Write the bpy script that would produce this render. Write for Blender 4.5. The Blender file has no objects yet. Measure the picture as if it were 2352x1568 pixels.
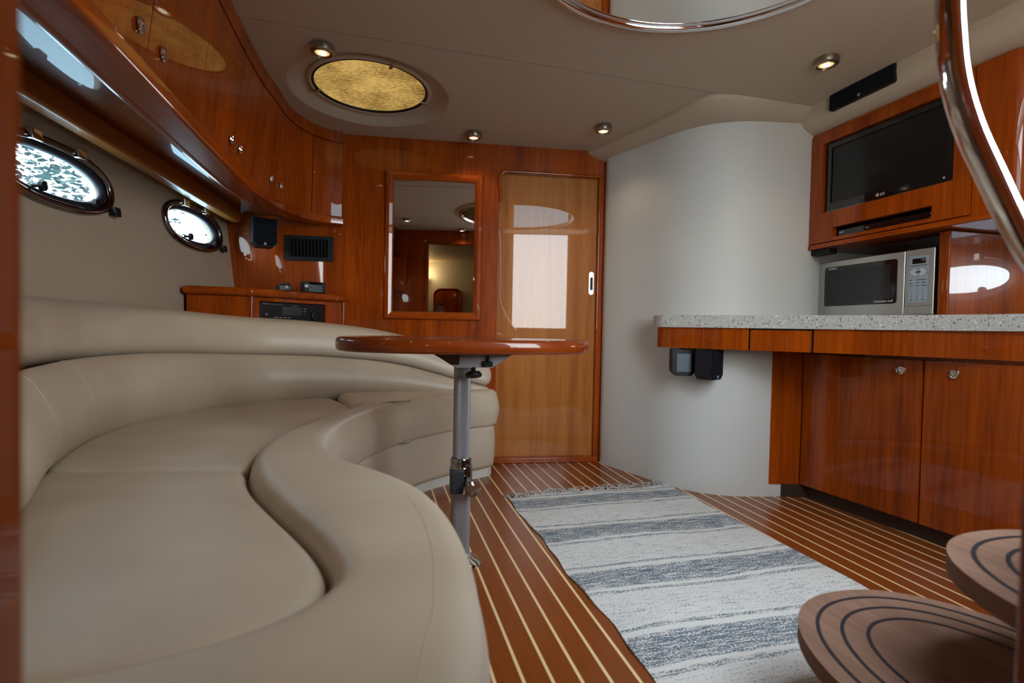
import bpy, bmesh, math, random
from math import sin, cos, pi, radians, sqrt
from mathutils import Vector, Matrix
random.seed(7)
C = bpy.context.scene.collection
sc = bpy.context.scene

# ------------------------------------------------------------------ camera
CAM_R = ((0.96675973, 0.01237081, 0.25538714),      # rows: cabin X, Y, Z seen as (right, down, forward)
         (-0.2549653, -0.02832948, 0.96653512),
         (0.0191918, -0.99952209, -0.02423367))
cam = bpy.data.cameras.new('camera'); cam.sensor_width = 36; cam.lens = 36 * 1160 / 2352
cam.clip_start = 0.01
co = bpy.data.objects.new('camera', cam); C.objects.link(co)
right = Vector((CAM_R[0][0], CAM_R[1][0], CAM_R[2][0]))
up = -Vector((CAM_R[0][1], CAM_R[1][1], CAM_R[2][1]))
fwd = Vector((CAM_R[0][2], CAM_R[1][2], CAM_R[2][2]))
m = Matrix.Identity(4)
for i in range(3):
    m[i][0] = right[i]; m[i][1] = up[i]; m[i][2] = -fwd[i]
m.translation = (0, 0, 0.82)
co.matrix_world = m
cam.dof.use_dof = True; cam.dof.focus_distance = 2.6; cam.dof.aperture_fstop = 3.2
sc.camera = co

# ------------------------------------------------------------------ sky, exposure
SKY = 19.8
w = bpy.data.worlds.new('overcast_sky'); sc.world = w; w.use_nodes = True
nt = w.node_tree; nt.nodes.clear()
tc = nt.nodes.new('ShaderNodeTexCoord'); sx = nt.nodes.new('ShaderNodeSeparateXYZ')
rp = nt.nodes.new('ShaderNodeValToRGB'); bg = nt.nodes.new('ShaderNodeBackground'); wo = nt.nodes.new('ShaderNodeOutputWorld')
mr = nt.nodes.new('ShaderNodeMapRange'); mr.inputs[1].default_value = -1; mr.inputs[2].default_value = 1
nt.links.new(tc.outputs['Generated'], sx.inputs[0]); nt.links.new(sx.outputs[2], mr.inputs[0])
nt.links.new(mr.outputs[0], rp.inputs[0]); nt.links.new(rp.outputs[0], bg.inputs[0]); nt.links.new(bg.outputs[0], wo.inputs[0])
e = rp.color_ramp.elements
e[0].position = 0.0; e[0].color = (.16, .24, .30, 1)
e[1].position = 1.0; e[1].color = (.78, .90, 1.0, 1)
for p_, c_ in ((.485, (.30, .44, .52, 1)), (.50, (.90, .95, .95, 1)), (.56, (.92, .97, .98, 1)), (.68, (.76, .90, 1.0, 1))):
    n_ = e.new(p_); n_.color = c_
bg.inputs[1].default_value = SKY
sc.view_settings.view_transform = 'Standard'; sc.view_settings.look = 'None'
sc.view_settings.exposure = 0.0; sc.view_settings.gamma = 1.0; sc.view_settings.use_curve_mapping = False
cy = sc.cycles
cy.use_denoising = True; cy.max_bounces = 7; cy.diffuse_bounces = 4; cy.glossy_bounces = 4; cy.use_adaptive_sampling = True; cy.adaptive_threshold = .04
cy.transparent_max_bounces = 12; cy.sample_clamp_indirect = 6.0; cy.caustics_reflective = False; cy.caustics_refractive = False
try: cy.denoiser = 'OPENIMAGEDENOISE'
except Exception: pass

def portal(name, loc, target, sx_, sy_):
    l = bpy.data.lights.new(name, 'AREA'); l.shape = 'RECTANGLE'; l.size = sx_; l.size_y = sy_; l.cycles.is_portal = True
    o = bpy.data.objects.new(name, l); C.objects.link(o); o.location = loc
    d = Vector(target) - Vector(loc); o.rotation_euler = d.to_track_quat('-Z', 'Y').to_euler()
portal('companionway_portal', (1.13, .20, 1.42), (1.13, 1.2, 1.42), .62, 1.2)
portal('companionway_top_portal', (1.19, .40, 2.03), (1.19, .40, 1.0), .96, .34)
portal('window_portal', (-1.15, 2.0, 1.3), (0, 2.0, 1.3), .52, .26)
portal('window_portal.001', (-1.03, 2.87, 1.3), (0, 2.87, 1.3), .52, .26)
portal('window_portal.002', (2.9, 1.12, 1.11), (0, 1.12, 1.11), .52, .26)

# ------------------------------------------------------------------ materials
def lin(r, g, b):
    f = lambda c: (c / 255) / 12.92 if c / 255 <= .04045 else ((c / 255 + .055) / 1.055) ** 2.4
    return (f(r), f(g), f(b), 1)
MATS = {}
def new_mat(name):
    mt = bpy.data.materials.new(name); mt.use_nodes = True
    t = mt.node_tree; return mt, t, t.nodes['Principled BSDF']
def plain(name, col, rough=.5, metal=0, coat=0, emit=None, es=0, bump=0, bscale=200, spec=.5):
    mt, t, b = new_mat(name)
    b.inputs['Base Color'].default_value = col if len(col) == 4 else (*col, 1)
    b.inputs['Roughness'].default_value = rough; b.inputs['Metallic'].default_value = metal
    b.inputs['Coat Weight'].default_value = coat; b.inputs['Coat Roughness'].default_value = .03
    b.inputs['Specular IOR Level'].default_value = spec
    if emit: b.inputs['Emission Color'].default_value = (*emit, 1); b.inputs['Emission Strength'].default_value = es
    if bump:
        n = t.nodes.new('ShaderNodeTexNoise'); n.inputs['Scale'].default_value = bscale; n.inputs['Detail'].default_value = 3
        c = t.nodes.new('ShaderNodeTexCoord'); t.links.new(c.outputs['Object'], n.inputs['Vector'])
        bp = t.nodes.new('ShaderNodeBump'); bp.inputs['Strength'].default_value = bump; bp.inputs['Distance'].default_value = .002
        t.links.new(n.outputs[0], bp.inputs['Height']); t.links.new(bp.outputs[0], b.inputs['Normal'])
    MATS[name] = mt; return mt
def wood(name, dark, light, axis='z', coat=.65, rough=.35, scale=1.0, croughness=.02, contrast=1.0, wave=0.0, spec=.08):
    mt, t, b = new_mat(name)
    c = t.nodes.new('ShaderNodeTexCoord'); mp = t.nodes.new('ShaderNodeMapping')
    s = {'z': (9, 9, .55), 'y': (9, .55, 9), 'x': (.55, 9, 9)}[axis]
    mp.inputs['Scale'].default_value = tuple(v * scale for v in s)
    t.links.new(c.outputs['Object'], mp.inputs['Vector'])
    n1 = t.nodes.new('ShaderNodeTexNoise'); n1.inputs['Scale'].default_value = 1.0; n1.inputs['Detail'].default_value = 4; n1.inputs['Distortion'].default_value = .6
    n2 = t.nodes.new('ShaderNodeTexNoise'); n2.inputs['Scale'].default_value = 9.0; n2.inputs['Detail'].default_value = 5
    t.links.new(mp.outputs[0], n1.inputs['Vector']); t.links.new(mp.outputs[0], n2.inputs['Vector'])
    mx = t.nodes.new('ShaderNodeMath'); mx.operation = 'MULTIPLY_ADD'; mx.inputs[1].default_value = .45
    t.links.new(n2.outputs[0], mx.inputs[0])
    m2 = t.nodes.new('ShaderNodeMath'); m2.operation = 'MULTIPLY'; m2.inputs[1].default_value = .65
    t.links.new(n1.outputs[0], m2.inputs[0]); t.links.new(m2.outputs[0], mx.inputs[2])
    src = mx.outputs[0]
    if wave:
        wv = t.nodes.new('ShaderNodeTexWave'); wv.wave_type = 'RINGS'; wv.rings_direction = 'Z' if axis == 'z' else 'Y'
        wv.inputs['Scale'].default_value = 1.2; wv.inputs['Distortion'].default_value = 5; wv.inputs['Detail'].default_value = 2
        t.links.new(mp.outputs[0], wv.inputs['Vector'])
        m3 = t.nodes.new('ShaderNodeMath'); m3.operation = 'MULTIPLY_ADD'; m3.inputs[1].default_value = wave
        t.links.new(wv.outputs[0], m3.inputs[0]); t.links.new(src, m3.inputs[2]); src = m3.outputs[0]
    r = t.nodes.new('ShaderNodeValToRGB'); r.color_ramp.elements[0].position = .5 - .22 / contrast; r.color_ramp.elements[1].position = .5 + .24 / contrast
    r.color_ramp.elements[0].color = dark; r.color_ramp.elements[1].color = light
    t.links.new(src, r.inputs[0]); t.links.new(r.outputs[0], b.inputs['Base Color'])
    b.inputs['Roughness'].default_value = rough; b.inputs['Coat Weight'].default_value = coat; b.inputs['Coat Roughness'].default_value = croughness
    b.inputs['Specular IOR Level'].default_value = spec
    MATS[name] = mt; return mt
CH_D, CH_L = (.105, .0095, .0006, 1), (.43, .076, .0022, 1)
cherry = wood('cherry', CH_D, CH_L)
cherry_y = wood('cherry_along', CH_D, CH_L, 'y')
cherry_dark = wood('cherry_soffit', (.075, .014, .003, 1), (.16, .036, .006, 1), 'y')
cherry_door = wood('cherry_door', (.26, .070, .010, 1), (.47, .170, .036, 1), 'z', wave=.16)
tabletop_m = wood('table_cherry', (.09, .012, .0015, 1), (.20, .032, .003, 1), 'x')
teak = wood('teak_plank', (.145, .030, .0055, 1), (.26, .066, .0115, 1), 'y', coat=.8, rough=.4, croughness=.20)
tread_m = wood('tread_teak', (.15, .080, .055, 1), (.27, .158, .112, 1), 'y', coat=0, rough=.7, scale=.8)
holly = plain('holly', lin(236, 205, 155), .4, coat=.3)
tan_trim = plain('tan_trim', lin(160, 100, 42), .35, coat=.4)
white_vinyl = plain('white_vinyl', (.64, .64, .615), .55, bump=.12, bscale=260, spec=.4)
ceil_m = plain('ceiling_vinyl', (.52, .435, .33), .6, bump=.15, bscale=300, spec=.3)
hull_m = plain('hull_liner', (.46, .37, .275), .7, bump=.25, bscale=320, spec=.25)
chrome = plain('chrome', (.83, .83, .84), .06, 1)
satin = plain('satin_chrome', (.7, .7, .72), .22, 1)
steel = plain('stainless', (.52, .52, .49), .32, 1)
dark_chrome = plain('dark_chrome', (.30, .29, .29), .12, 1)
alu = plain('grey_aluminium', (.34, .33, .34), .42, .6)
black = plain('black_plastic', (.008, .008, .010), .5, spec=.3)
black_gloss = plain('black_gloss', (.006, .006, .008), .08, coat=.6)
black_cloth = plain('speaker_cloth', (.007, .008, .012), .9, spec=.15, bump=.4, bscale=900)
port_m = plain('port_metal', (.22, .21, .21), .14, 1)
rubber = plain('black_rubber', (.012, .012, .018), .55)
grey_plastic = plain('grey_plastic', (.33, .40, .46), .4)
pale_plastic = plain('pale_plastic', (.55, .58, .62), .45)
ink = plain('dark_print', (.03, .035, .06), .6)
white_print = plain('white_print', (.7, .7, .7), .5)
gold_print = plain('gold_print', (.42, .30, .16), .5)
white_trim = plain('white_trim', (.66, .62, .54), .5)
dark_kick = plain('toe_kick_dark', (.035, .018, .010), .5)
mirror_m = plain('mirror_silver', (.86, .86, .84), .0, 1)
nickel = plain('brushed_nickel', (.42, .37, .30), .28, 1)
lens_m = plain('lamp_lens', (.9, .8, .6), .4, emit=(1.0, .66, .22), es=.9)
lens_core = plain('lamp_core', (.9, .9, .8), .4, emit=(1.0, .92, .74), es=3.0)
skin_m = plain('skin', (.42, .22, .15), .55)
hair_m = plain('short_hair', (.10, .085, .075), .7)
shirt_m = plain('dark_shirt', (.012, .014, .02), .8)
leaf_m = plain('leaves', (.016, .034, .030), .8)
bark_m = plain('bark', (.06, .045, .03), .8)

def leather():
    mt, t, b = new_mat('beige_leather')
    c = t.nodes.new('ShaderNodeTexCoord')
    n = t.nodes.new('ShaderNodeTexNoise'); n.inputs['Scale'].default_value = 4; n.inputs['Detail'].default_value = 3
    t.links.new(c.outputs['Object'], n.inputs['Vector'])
    r = t.nodes.new('ShaderNodeValToRGB'); r.color_ramp.elements[0].color = (.515, .42, .315, 1); r.color_ramp.elements[1].color = (.60, .495, .375, 1)
    r.color_ramp.elements[0].position = .3; r.color_ramp.elements[1].position = .7
    t.links.new(n.outputs[0], r.inputs[0]); t.links.new(r.outputs[0], b.inputs['Base Color'])
    v = t.nodes.new('ShaderNodeTexNoise'); v.inputs['Scale'].default_value = 420; v.inputs['Detail'].default_value = 2
    t.links.new(c.outputs['Object'], v.inputs['Vector'])
    v2 = t.nodes.new('ShaderNodeTexNoise'); v2.inputs['Scale'].default_value = 9; v2.inputs['Detail'].default_value = 2
    t.links.new(c.outputs['Object'], v2.inputs['Vector'])
    ad = t.nodes.new('ShaderNodeMath'); ad.operation = 'MULTIPLY_ADD'; ad.inputs[1].default_value = 4.0
    t.links.new(v2.outputs[0], ad.inputs[0]); t.links.new(v.outputs[0], ad.inputs[2])
    bp = t.nodes.new('ShaderNodeBump'); bp.inputs['Strength'].default_value = .18; bp.inputs['Distance'].default_value = .003
    t.links.new(ad.outputs[0], bp.inputs['Height']); t.links.new(bp.outputs[0], b.inputs['Normal'])
    b.inputs['Roughness'].default_value = .36; b.inputs['Specular IOR Level'].default_value = .55
    return mt
leather_m = leather()
def granite():
    mt, t, b = new_mat('speckled_counter')
    c = t.nodes.new('ShaderNodeTexCoord')
    base = (.52, .51, .475, 1)
    col = None
    prev = None
    for sc_, thr, colr in ((150, .18, (.06, .055, .05, 1)), (95, .16, (.80, .79, .76, 1)), (230, .17, (.20, .17, .14, 1))):
        v = t.nodes.new('ShaderNodeTexVoronoi'); v.inputs['Scale'].default_value = sc_
        n = t.nodes.new('ShaderNodeTexNoise'); n.inputs['Scale'].default_value = sc_ * .45
        t.links.new(c.outputs['Object'], v.inputs['Vector']); t.links.new(c.outputs['Object'], n.inputs['Vector'])
        lt = t.nodes.new('ShaderNodeMath'); lt.operation = 'LESS_THAN'; lt.inputs[1].default_value = thr * 1.9
        t.links.new(v.outputs['Distance'], lt.inputs[0])
        gt = t.nodes.new('ShaderNodeMath'); gt.operation = 'GREATER_THAN'; gt.inputs[1].default_value = .55
        t.links.new(n.outputs[0], gt.inputs[0])
        mu = t.nodes.new('ShaderNodeMath'); mu.operation = 'MULTIPLY'
        t.links.new(lt.outputs[0], mu.inputs[0]); t.links.new(gt.outputs[0], mu.inputs[1])
        mx = t.nodes.new('ShaderNodeMix'); mx.data_type = 'RGBA'
        t.links.new(mu.outputs[0], mx.inputs[0]); mx.inputs[7].default_value = colr
        if prev: t.links.new(prev, mx.inputs[6])
        else: mx.inputs[6].default_value = base
        prev = mx.outputs[2]
    t.links.new(prev, b.inputs['Base Color']); b.inputs['Roughness'].default_value = .3
    return mt
granite_m = granite()
def rug_material():
    mt, t, b = new_mat('striped_rug')
    L = t.links.new; N = t.nodes.new
    c = N('ShaderNodeTexCoord'); s = N('ShaderNodeSeparateXYZ'); L(c.outputs['Object'], s.inputs[0])
    # slow waviness of the bands
    wn = N('ShaderNodeTexNoise'); wn.inputs['Scale'].default_value = 3.0; wn.inputs['Detail'].default_value = 1; L(c.outputs['Object'], wn.inputs['Vector'])
    wm = N('ShaderNodeMath'); wm.operation = 'MULTIPLY_ADD'; wm.inputs[1].default_value = .03; L(wn.outputs[0], wm.inputs[0]); L(s.outputs[1], wm.inputs[2])
    ph = N('ShaderNodeMath'); ph.operation = 'SUBTRACT'; ph.inputs[1].default_value = 1.015; L(wm.outputs[0], ph.inputs[0])
    dv = N('ShaderNodeMath'); dv.operation = 'DIVIDE'; dv.inputs[1].default_value = .370; L(ph.outputs[0], dv.inputs[0])
    fr = N('ShaderNodeMath'); fr.operation = 'FRACT'; L(dv.outputs[0], fr.inputs[0])
    band = N('ShaderNodeValToRGB'); cr = band.color_ramp; cr.interpolation = 'LINEAR'
    # 0 = cream, .8 = dense blue-grey, .3 = dotted cream
    stops = [(0, .0), (.10, .0), (.115, .50), (.15, .50), (.165, .02), (.19, .02), (.205, .52), (.30, .58), (.44, .62), (.52, .50), (.535, .02), (.575, .02), (.59, .52), (.62, .52), (.635, .22), (.80, .27), (.99, .22)]
    cr.elements[0].position = 0; cr.elements[1].position = 1
    cr.elements[0].color = (.2, .2, .2, 1); cr.elements[1].color = (.2, .2, .2, 1)
    for p_, v_ in stops[1:]:
        e_ = cr.elements.new(p_); vv = max(v_, .2 if p_ < .11 else 0); e_.color = (vv, vv, vv, 1)
    L(fr.outputs[0], band.inputs[0])
    # weave: streaks along X, broken
    mp = N('ShaderNodeMapping'); mp.inputs['Scale'].default_value = (14, 190, 1); L(c.outputs['Object'], mp.inputs['Vector'])
    st = N('ShaderNodeTexNoise'); st.inputs['Scale'].default_value = 1; st.inputs['Detail'].default_value = 3; L(mp.outputs[0], st.inputs['Vector'])
    mp2 = N('ShaderNodeMapping'); mp2.inputs['Scale'].default_value = (150, 260, 1); L(c.outputs['Object'], mp2.inputs['Vector'])
    dt = N('ShaderNodeTexNoise'); dt.inputs['Scale'].default_value = 1; dt.inputs['Detail'].default_value = 1; L(mp2.outputs[0], dt.inputs['Vector'])
    av = N('ShaderNodeMath'); av.operation = 'MULTIPLY_ADD'; av.inputs[1].default_value = .5; L(st.outputs[0], av.inputs[0])
    hv = N('ShaderNodeMath'); hv.operation = 'MULTIPLY'; hv.inputs[1].default_value = .5; L(dt.outputs[0], hv.inputs[0]); L(hv.outputs[0], av.inputs[2])
    # threshold = noise < band-ish
    sub = N('ShaderNodeMath'); sub.operation = 'MULTIPLY_ADD'; sub.inputs[1].default_value = .34; sub.inputs[2].default_value = .33; L(band.outputs[0], sub.inputs[0])
    df = N('ShaderNodeMath'); df.operation = 'SUBTRACT'; L(sub.outputs[0], df.inputs[0]); L(av.outputs[0], df.inputs[1])
    mr_ = N('ShaderNodeMapRange'); mr_.inputs[1].default_value = -.05; mr_.inputs[2].default_value = .06; L(df.outputs[0], mr_.inputs[0])
    mx = N('ShaderNodeMix'); mx.data_type = 'RGBA'; mx.inputs[6].default_value = (.67, .66, .635, 1); mx.inputs[7].default_value = (.115, .15, .185, 1)
    L(mr_.outputs[0], mx.inputs[0]); L(mx.outputs[2], b.inputs['Base Color'])
    bp = N('ShaderNodeBump'); bp.inputs['Strength'].default_value = .6; bp.inputs['Distance'].default_value = .003
    L(av.outputs[0], bp.inputs['Height']); L(bp.outputs[0], b.inputs['Normal'])
    b.inputs['Roughness'].default_value = .9; b.inputs['Specular IOR Level'].default_value = .1
    return mt
rug_m = rug_material()
cotton_m = plain('cotton_fringe', (.50, .48, .45), .9)
def hatch_cloth():
    mt, t, b = new_mat('gold_woven_shade')
    c = t.nodes.new('ShaderNodeTexCoord'); mp = t.nodes.new('ShaderNodeMapping'); mp.inputs['Scale'].default_value = (45, 95, 1); mp.inputs['Rotation'].default_value = (0, 0, .35)
    t.links.new(c.outputs['Object'], mp.inputs['Vector'])
    n = t.nodes.new('ShaderNodeTexNoise'); n.inputs['Scale'].default_value = 1; n.inputs['Detail'].default_value = 6; n.inputs['Roughness'].default_value = .7
    t.links.new(mp.outputs[0], n.inputs['Vector'])
    n2 = t.nodes.new('ShaderNodeTexNoise'); n2.inputs['Scale'].default_value = 7; n2.inputs['Detail'].default_value = 2; t.links.new(c.outputs['Object'], n2.inputs['Vector'])
    ad = t.nodes.new('ShaderNodeMath'); ad.operation = 'MULTIPLY_ADD'; ad.inputs[1].default_value = .6; t.links.new(n2.outputs[0], ad.inputs[0]); t.links.new(n.outputs[0], ad.inputs[2])
    r = t.nodes.new('ShaderNodeValToRGB'); r.color_ramp.elements[0].position = .58; r.color_ramp.elements[1].position = 1.02
    r.color_ramp.elements[0].color = (.12, .055, .004, 1); r.color_ramp.elements[1].color = (.70, .47, .14, 1)
    t.links.new(ad.outputs[0], r.inputs[0]); t.links.new(r.outputs[0], b.inputs['Base Color'])
    t.links.new(r.outputs[0], b.inputs['Emission Color']); b.inputs['Emission Strength'].default_value = .85  # emission stands in for daylight glowing through the cloth
    b.inputs['Roughness'].default_value = .8
    return mt
hatch_m = hatch_cloth()
def glass():
    mt = bpy.data.materials.new('window_glass'); mt.use_nodes = True; t = mt.node_tree; t.nodes.clear()
    o = t.nodes.new('ShaderNodeOutputMaterial'); tr = t.nodes.new('ShaderNodeBsdfTransparent'); gl = t.nodes.new('ShaderNodeBsdfGlossy')
    gl.inputs['Roughness'].default_value = .02; tr.inputs[0].default_value = (.86, .92, .95, 1)
    lw = t.nodes.new('ShaderNodeLayerWeight'); pw = t.nodes.new('ShaderNodeMath'); pw.operation = 'POWER'; pw.inputs[1].default_value = 5
    lw.inputs[0].default_value = .5; t.links.new(lw.outputs['Facing'], pw.inputs[0])
    fr = t.nodes.new('ShaderNodeMath'); fr.operation = 'MULTIPLY_ADD'; fr.inputs[1].default_value = .9; fr.inputs[2].default_value = .04
    t.links.new(pw.outputs[0], fr.inputs[0]); mx = t.nodes.new('ShaderNodeMixShader')
    t.links.new(fr.outputs[0], mx.inputs[0]); t.links.new(tr.outputs[0], mx.inputs[1]); t.links.new(gl.outputs[0], mx.inputs[2]); t.links.new(mx.outputs[0], o.inputs[0])
    return mt
glass_m = glass()

# ------------------------------------------------------------------ mesh helpers
def obj(name, verts, faces, mat, parent=None, smooth=False, sharp=None):
    me = bpy.data.meshes.new(name); me.from_pydata([tuple(v) for v in verts], [], faces); me.update()
    bm = bmesh.new(); bm.from_mesh(me); bmesh.ops.remove_doubles(bm, verts=bm.verts, dist=1e-6)
    bmesh.ops.recalc_face_normals(bm, faces=bm.faces); bm.to_mesh(me); bm.free()
    return link(name, me, mat, parent, smooth, sharp)
def link(name, me, mat, parent=None, smooth=False, sharp=None):
    if mat and not me.materials: me.materials.append(mat)
    if smooth:
        me.shade_smooth()
        if sharp: me.set_sharp_from_angle(angle=radians(sharp))
    o = bpy.data.objects.new(name, me); C.objects.link(o)
    if parent: setp(o, parent)
    return o
def setp(o, parent):
    o.parent = parent; o.matrix_parent_inverse = wm(parent).inverted()
def wm(o):
    return Matrix.Translation(o.location) if o.parent is None else Matrix.Translation(o.location)
def thing(name, loc, label, cat, group=None):
    o = bpy.data.objects.new(name, None); C.objects.link(o); o.location = loc; o.empty_display_size = .05
    return tag(o, label, cat, group)
def tag(o, label, cat, group=None):
    o['label'] = label; o['category'] = cat
    if group: o['group'] = group
    return o
def struct(o, label=None):
    o['kind'] = 'structure'
    if label: o['label'] = label
    return o
def weighted(o, on):
    if on:
        w_ = o.modifiers.new('weighted', 'WEIGHTED_NORMAL'); w_.weight = 100; w_.keep_sharp = True
    return o
ID = lambda x, y, z: (x, y, z)
def box(name, x0, x1, y0, y1, z0, z1, mat, parent=None, bev=0, seg=2, f=ID):
    bm = bmesh.new(); vs = [bm.verts.new((x, y, z)) for x in (x0, x1) for y in (y0, y1) for z in (z0, z1)]
    for q in ((0, 1, 3, 2), (4, 6, 7, 5), (0, 4, 5, 1), (2, 3, 7, 6), (0, 2, 6, 4), (1, 5, 7, 3)): bm.faces.new([vs[i] for i in q])
    if bev: bmesh.ops.bevel(bm, geom=list(bm.edges), offset=bev, segments=seg, affect='EDGES', profile=.5)
    for v in bm.verts: v.co = Vector(f(*v.co))
    bmesh.ops.recalc_face_normals(bm, faces=bm.faces)
    me = bpy.data.meshes.new(name); bm.to_mesh(me); bm.free()
    return weighted(link(name, me, mat, parent, bool(bev), 50 if bev else None), bev)
def prism(name, poly, z0, z1, mat, parent=None, bev=0, seg=3, f=ID, smooth=False):
    bm = bmesh.new(); lo = [bm.verts.new((x, y, z0)) for x, y in poly]; hi = [bm.verts.new((x, y, z1)) for x, y in poly]
    n = len(poly); b_ = bm.faces.new(lo); t_ = bm.faces.new(hi)
    for i in range(n): bm.faces.new((lo[i], lo[(i + 1) % n], hi[(i + 1) % n], hi[i]))
    if bev:
        ed = list({e_ for fc in (b_, t_) for e_ in fc.edges})
        bmesh.ops.bevel(bm, geom=ed, offset=bev, segments=seg, affect='EDGES', profile=.5, clamp_overlap=True)
    for v in bm.verts: v.co = Vector(f(*v.co))
    bmesh.ops.recalc_face_normals(bm, faces=bm.faces)
    me = bpy.data.meshes.new(name); bm.to_mesh(me); bm.free()
    return weighted(link(name, me, mat, parent, bool(bev) or smooth, 40), bev or smooth)
def holed(name, outer, holes, c0, c1, mat, f, parent=None):
    """flat slab with holes: 2-D loops (a,b), between depths c0 and c1, mapped by f(a,b,c)"""
    bm = bmesh.new(); allv = []
    for c in (c0, c1):
        loops = []
        for lp in [outer] + holes:
            vs = [bm.verts.new((a, b, c)) for a, b in lp]; loops.append(vs)
        allv.append(loops)
        eds = [bm.edges.new((vs[i], vs[(i + 1) % len(vs)])) for vs in loops for i in range(len(vs))]
        bmesh.ops.triangle_fill(bm, use_beauty=True, use_dissolve=False, edges=eds)
    for l0, l1 in zip(*allv):
        n = len(l0)
        for i in range(n): bm.faces.new((l0[i], l0[(i + 1) % n], l1[(i + 1) % n], l1[i]))
    for v in bm.verts: v.co = Vector(f(*v.co))
    bmesh.ops.recalc_face_normals(bm, faces=bm.faces)
    me = bpy.data.meshes.new(name); bm.to_mesh(me); bm.free()
    return link(name, me, mat, parent)
def grid(name, rows, mat, parent=None, closed_u=False, closed_v=False, caps=False, smooth=True, sharp=None):
    n = len(rows[0]); v = [p for r in rows for p in r]; fs = []; R = len(rows)
    for i in range(R if closed_u else R - 1):
        for j in range(n if closed_v else n - 1):
            a = i * n + j; b = i * n + (j + 1) % n; c = ((i + 1) % R) * n + (j + 1) % n; d = ((i + 1) % R) * n + j
            fs.append((a, b, c, d))
    if caps: fs.append(tuple(range(n))); fs.append(tuple((R - 1) * n + j for j in range(n)))
    return obj(name, v, fs, mat, parent, smooth, sharp)
def tube(name, path, r, mat, parent=None, seg=12, closed=False, caps=True):
    P = [Vector(p) for p in path]; n = len(P); rows = []; prevn = None
    for i in range(n):
        if closed: t = (P[(i + 1) % n] - P[i - 1]).normalized()
        else: t = (P[min(i + 1, n - 1)] - P[max(i - 1, 0)]).normalized()
        if prevn is None:
            a = Vector((0, 0, 1)) if abs(t.z) < .9 else Vector((1, 0, 0)); nn = t.cross(a).normalized()
        else: nn = (prevn - t * prevn.dot(t)).normalized()
        prevn = nn; bn = t.cross(nn); rr = r[i] if isinstance(r, (list, tuple)) else r
        rows.append([P[i] + nn * rr * cos(2 * pi * k / seg) + bn * rr * sin(2 * pi * k / seg) for k in range(seg)])
    return grid(name, rows, mat, parent, closed, True, caps and not closed, True, 50)
def lathe(name, prof, loc, mat, parent=None, axis=(0, 0, 1), seg=32, sharp=35):
    """prof: (radius, height) along axis, from loc"""
    q = Vector((0, 0, 1)).rotation_difference(Vector(axis)); loc = Vector(loc)
    rows = [[loc + q @ Vector((max(r, 1e-5) * cos(2 * pi * k / seg), max(r, 1e-5) * sin(2 * pi * k / seg), h)) for k in range(seg)] for r, h in prof]
    return grid(name, rows, mat, parent, False, True, True, True, sharp)
def spline(pts, n, closed=False):
    """Catmull-Rom through pts (any dimension), n samples"""
    P = [Vector(p) for p in pts]; k = len(P); out = []
    segs = k if closed else k - 1
    for i in range(n):
        t = i * segs / (n if closed else n - 1); s = min(int(t), segs - 1); u = t - s
        g = (lambda j: P[j % k]) if closed else (lambda j: P[max(0, min(k - 1, j))])
        a, b, c, d = g(s - 1), g(s), g(s + 1), g(s + 2)
        out.append(.5 * ((2 * b) + (c - a) * u + (2 * a - 5 * b + 4 * c - d) * u * u + (3 * b - a - 3 * c + d) * u ** 3))
    return out
def sp2(pts, n): return [(p.x, p.y) for p in spline([(a, b, 0) for a, b in pts], n)]
def resample(pts, n):
    """equal arc length"""
    P = [Vector((*p, 0)) if len(p) == 2 else Vector(p) for p in pts]; L = [0]
    for a, b in zip(P, P[1:]): L.append(L[-1] + (b - a).length)
    out = []; j = 0
    for i in range(n):
        t = L[-1] * i / (n - 1)
        while j < len(L) - 2 and L[j + 1] < t: j += 1
        u = (t - L[j]) / max(1e-9, L[j + 1] - L[j]); out.append(P[j].lerp(P[j + 1], u))
    return [(p.x, p.y) for p in out]
def ell(a0, b0, ra, rb, n=40, e_=2.0):
    o = []
    for k in range(n):
        t = 2 * pi * k / n; c, s = cos(t), sin(t)
        o.append((a0 + ra * math.copysign(abs(c) ** (2 / e_), c), b0 + rb * math.copysign(abs(s) ** (2 / e_), s)))
    return o
def rrect(a0, a1, b0, b1, r, n=5):
    o = []
    for ca, cb, t0 in ((a1 - r, b1 - r, 0), (a0 + r, b1 - r, pi / 2), (a0 + r, b0 + r, pi), (a1 - r, b0 + r, 1.5 * pi)):
        for k in range(n + 1):
            t = t0 + k * pi / 2 / n; o.append((ca + r * cos(t), cb + r * sin(t)))
    return o
def rect(a0, a1, b0, b1): return [(a0, b0), (a1, b0), (a1, b1), (a0, b1)]
def normals2(poly):
    """outward normals of a closed polygon"""
    n = len(poly); A = sum(poly[i][0] * poly[(i + 1) % n][1] - poly[(i + 1) % n][0] * poly[i][1] for i in range(n)); s = 1 if A > 0 else -1
    out = []
    for i in range(n):
        a = poly[i - 1]; b = poly[(i + 1) % n]; t = Vector((b[0] - a[0], b[1] - a[1]))
        t = t.normalized() if t.length > 1e-9 else Vector((1, 0)); out.append((t.y * s, -t.x * s))
    return out
def soften(poly, step=.012, it=10):
    P = resample(list(poly) + [poly[0]], max(24, int(sum(math.dist(a, b) for a, b in zip(poly, list(poly[1:]) + [poly[0]])) / step)))[:-1]
    for _ in range(it):
        n = len(P); P = [((P[i - 1][0] + 2 * P[i][0] + P[(i + 1) % n][0]) / 4, (P[i - 1][1] + 2 * P[i][1] + P[(i + 1) % n][1]) / 4) for i in range(n)]
    return P
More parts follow.
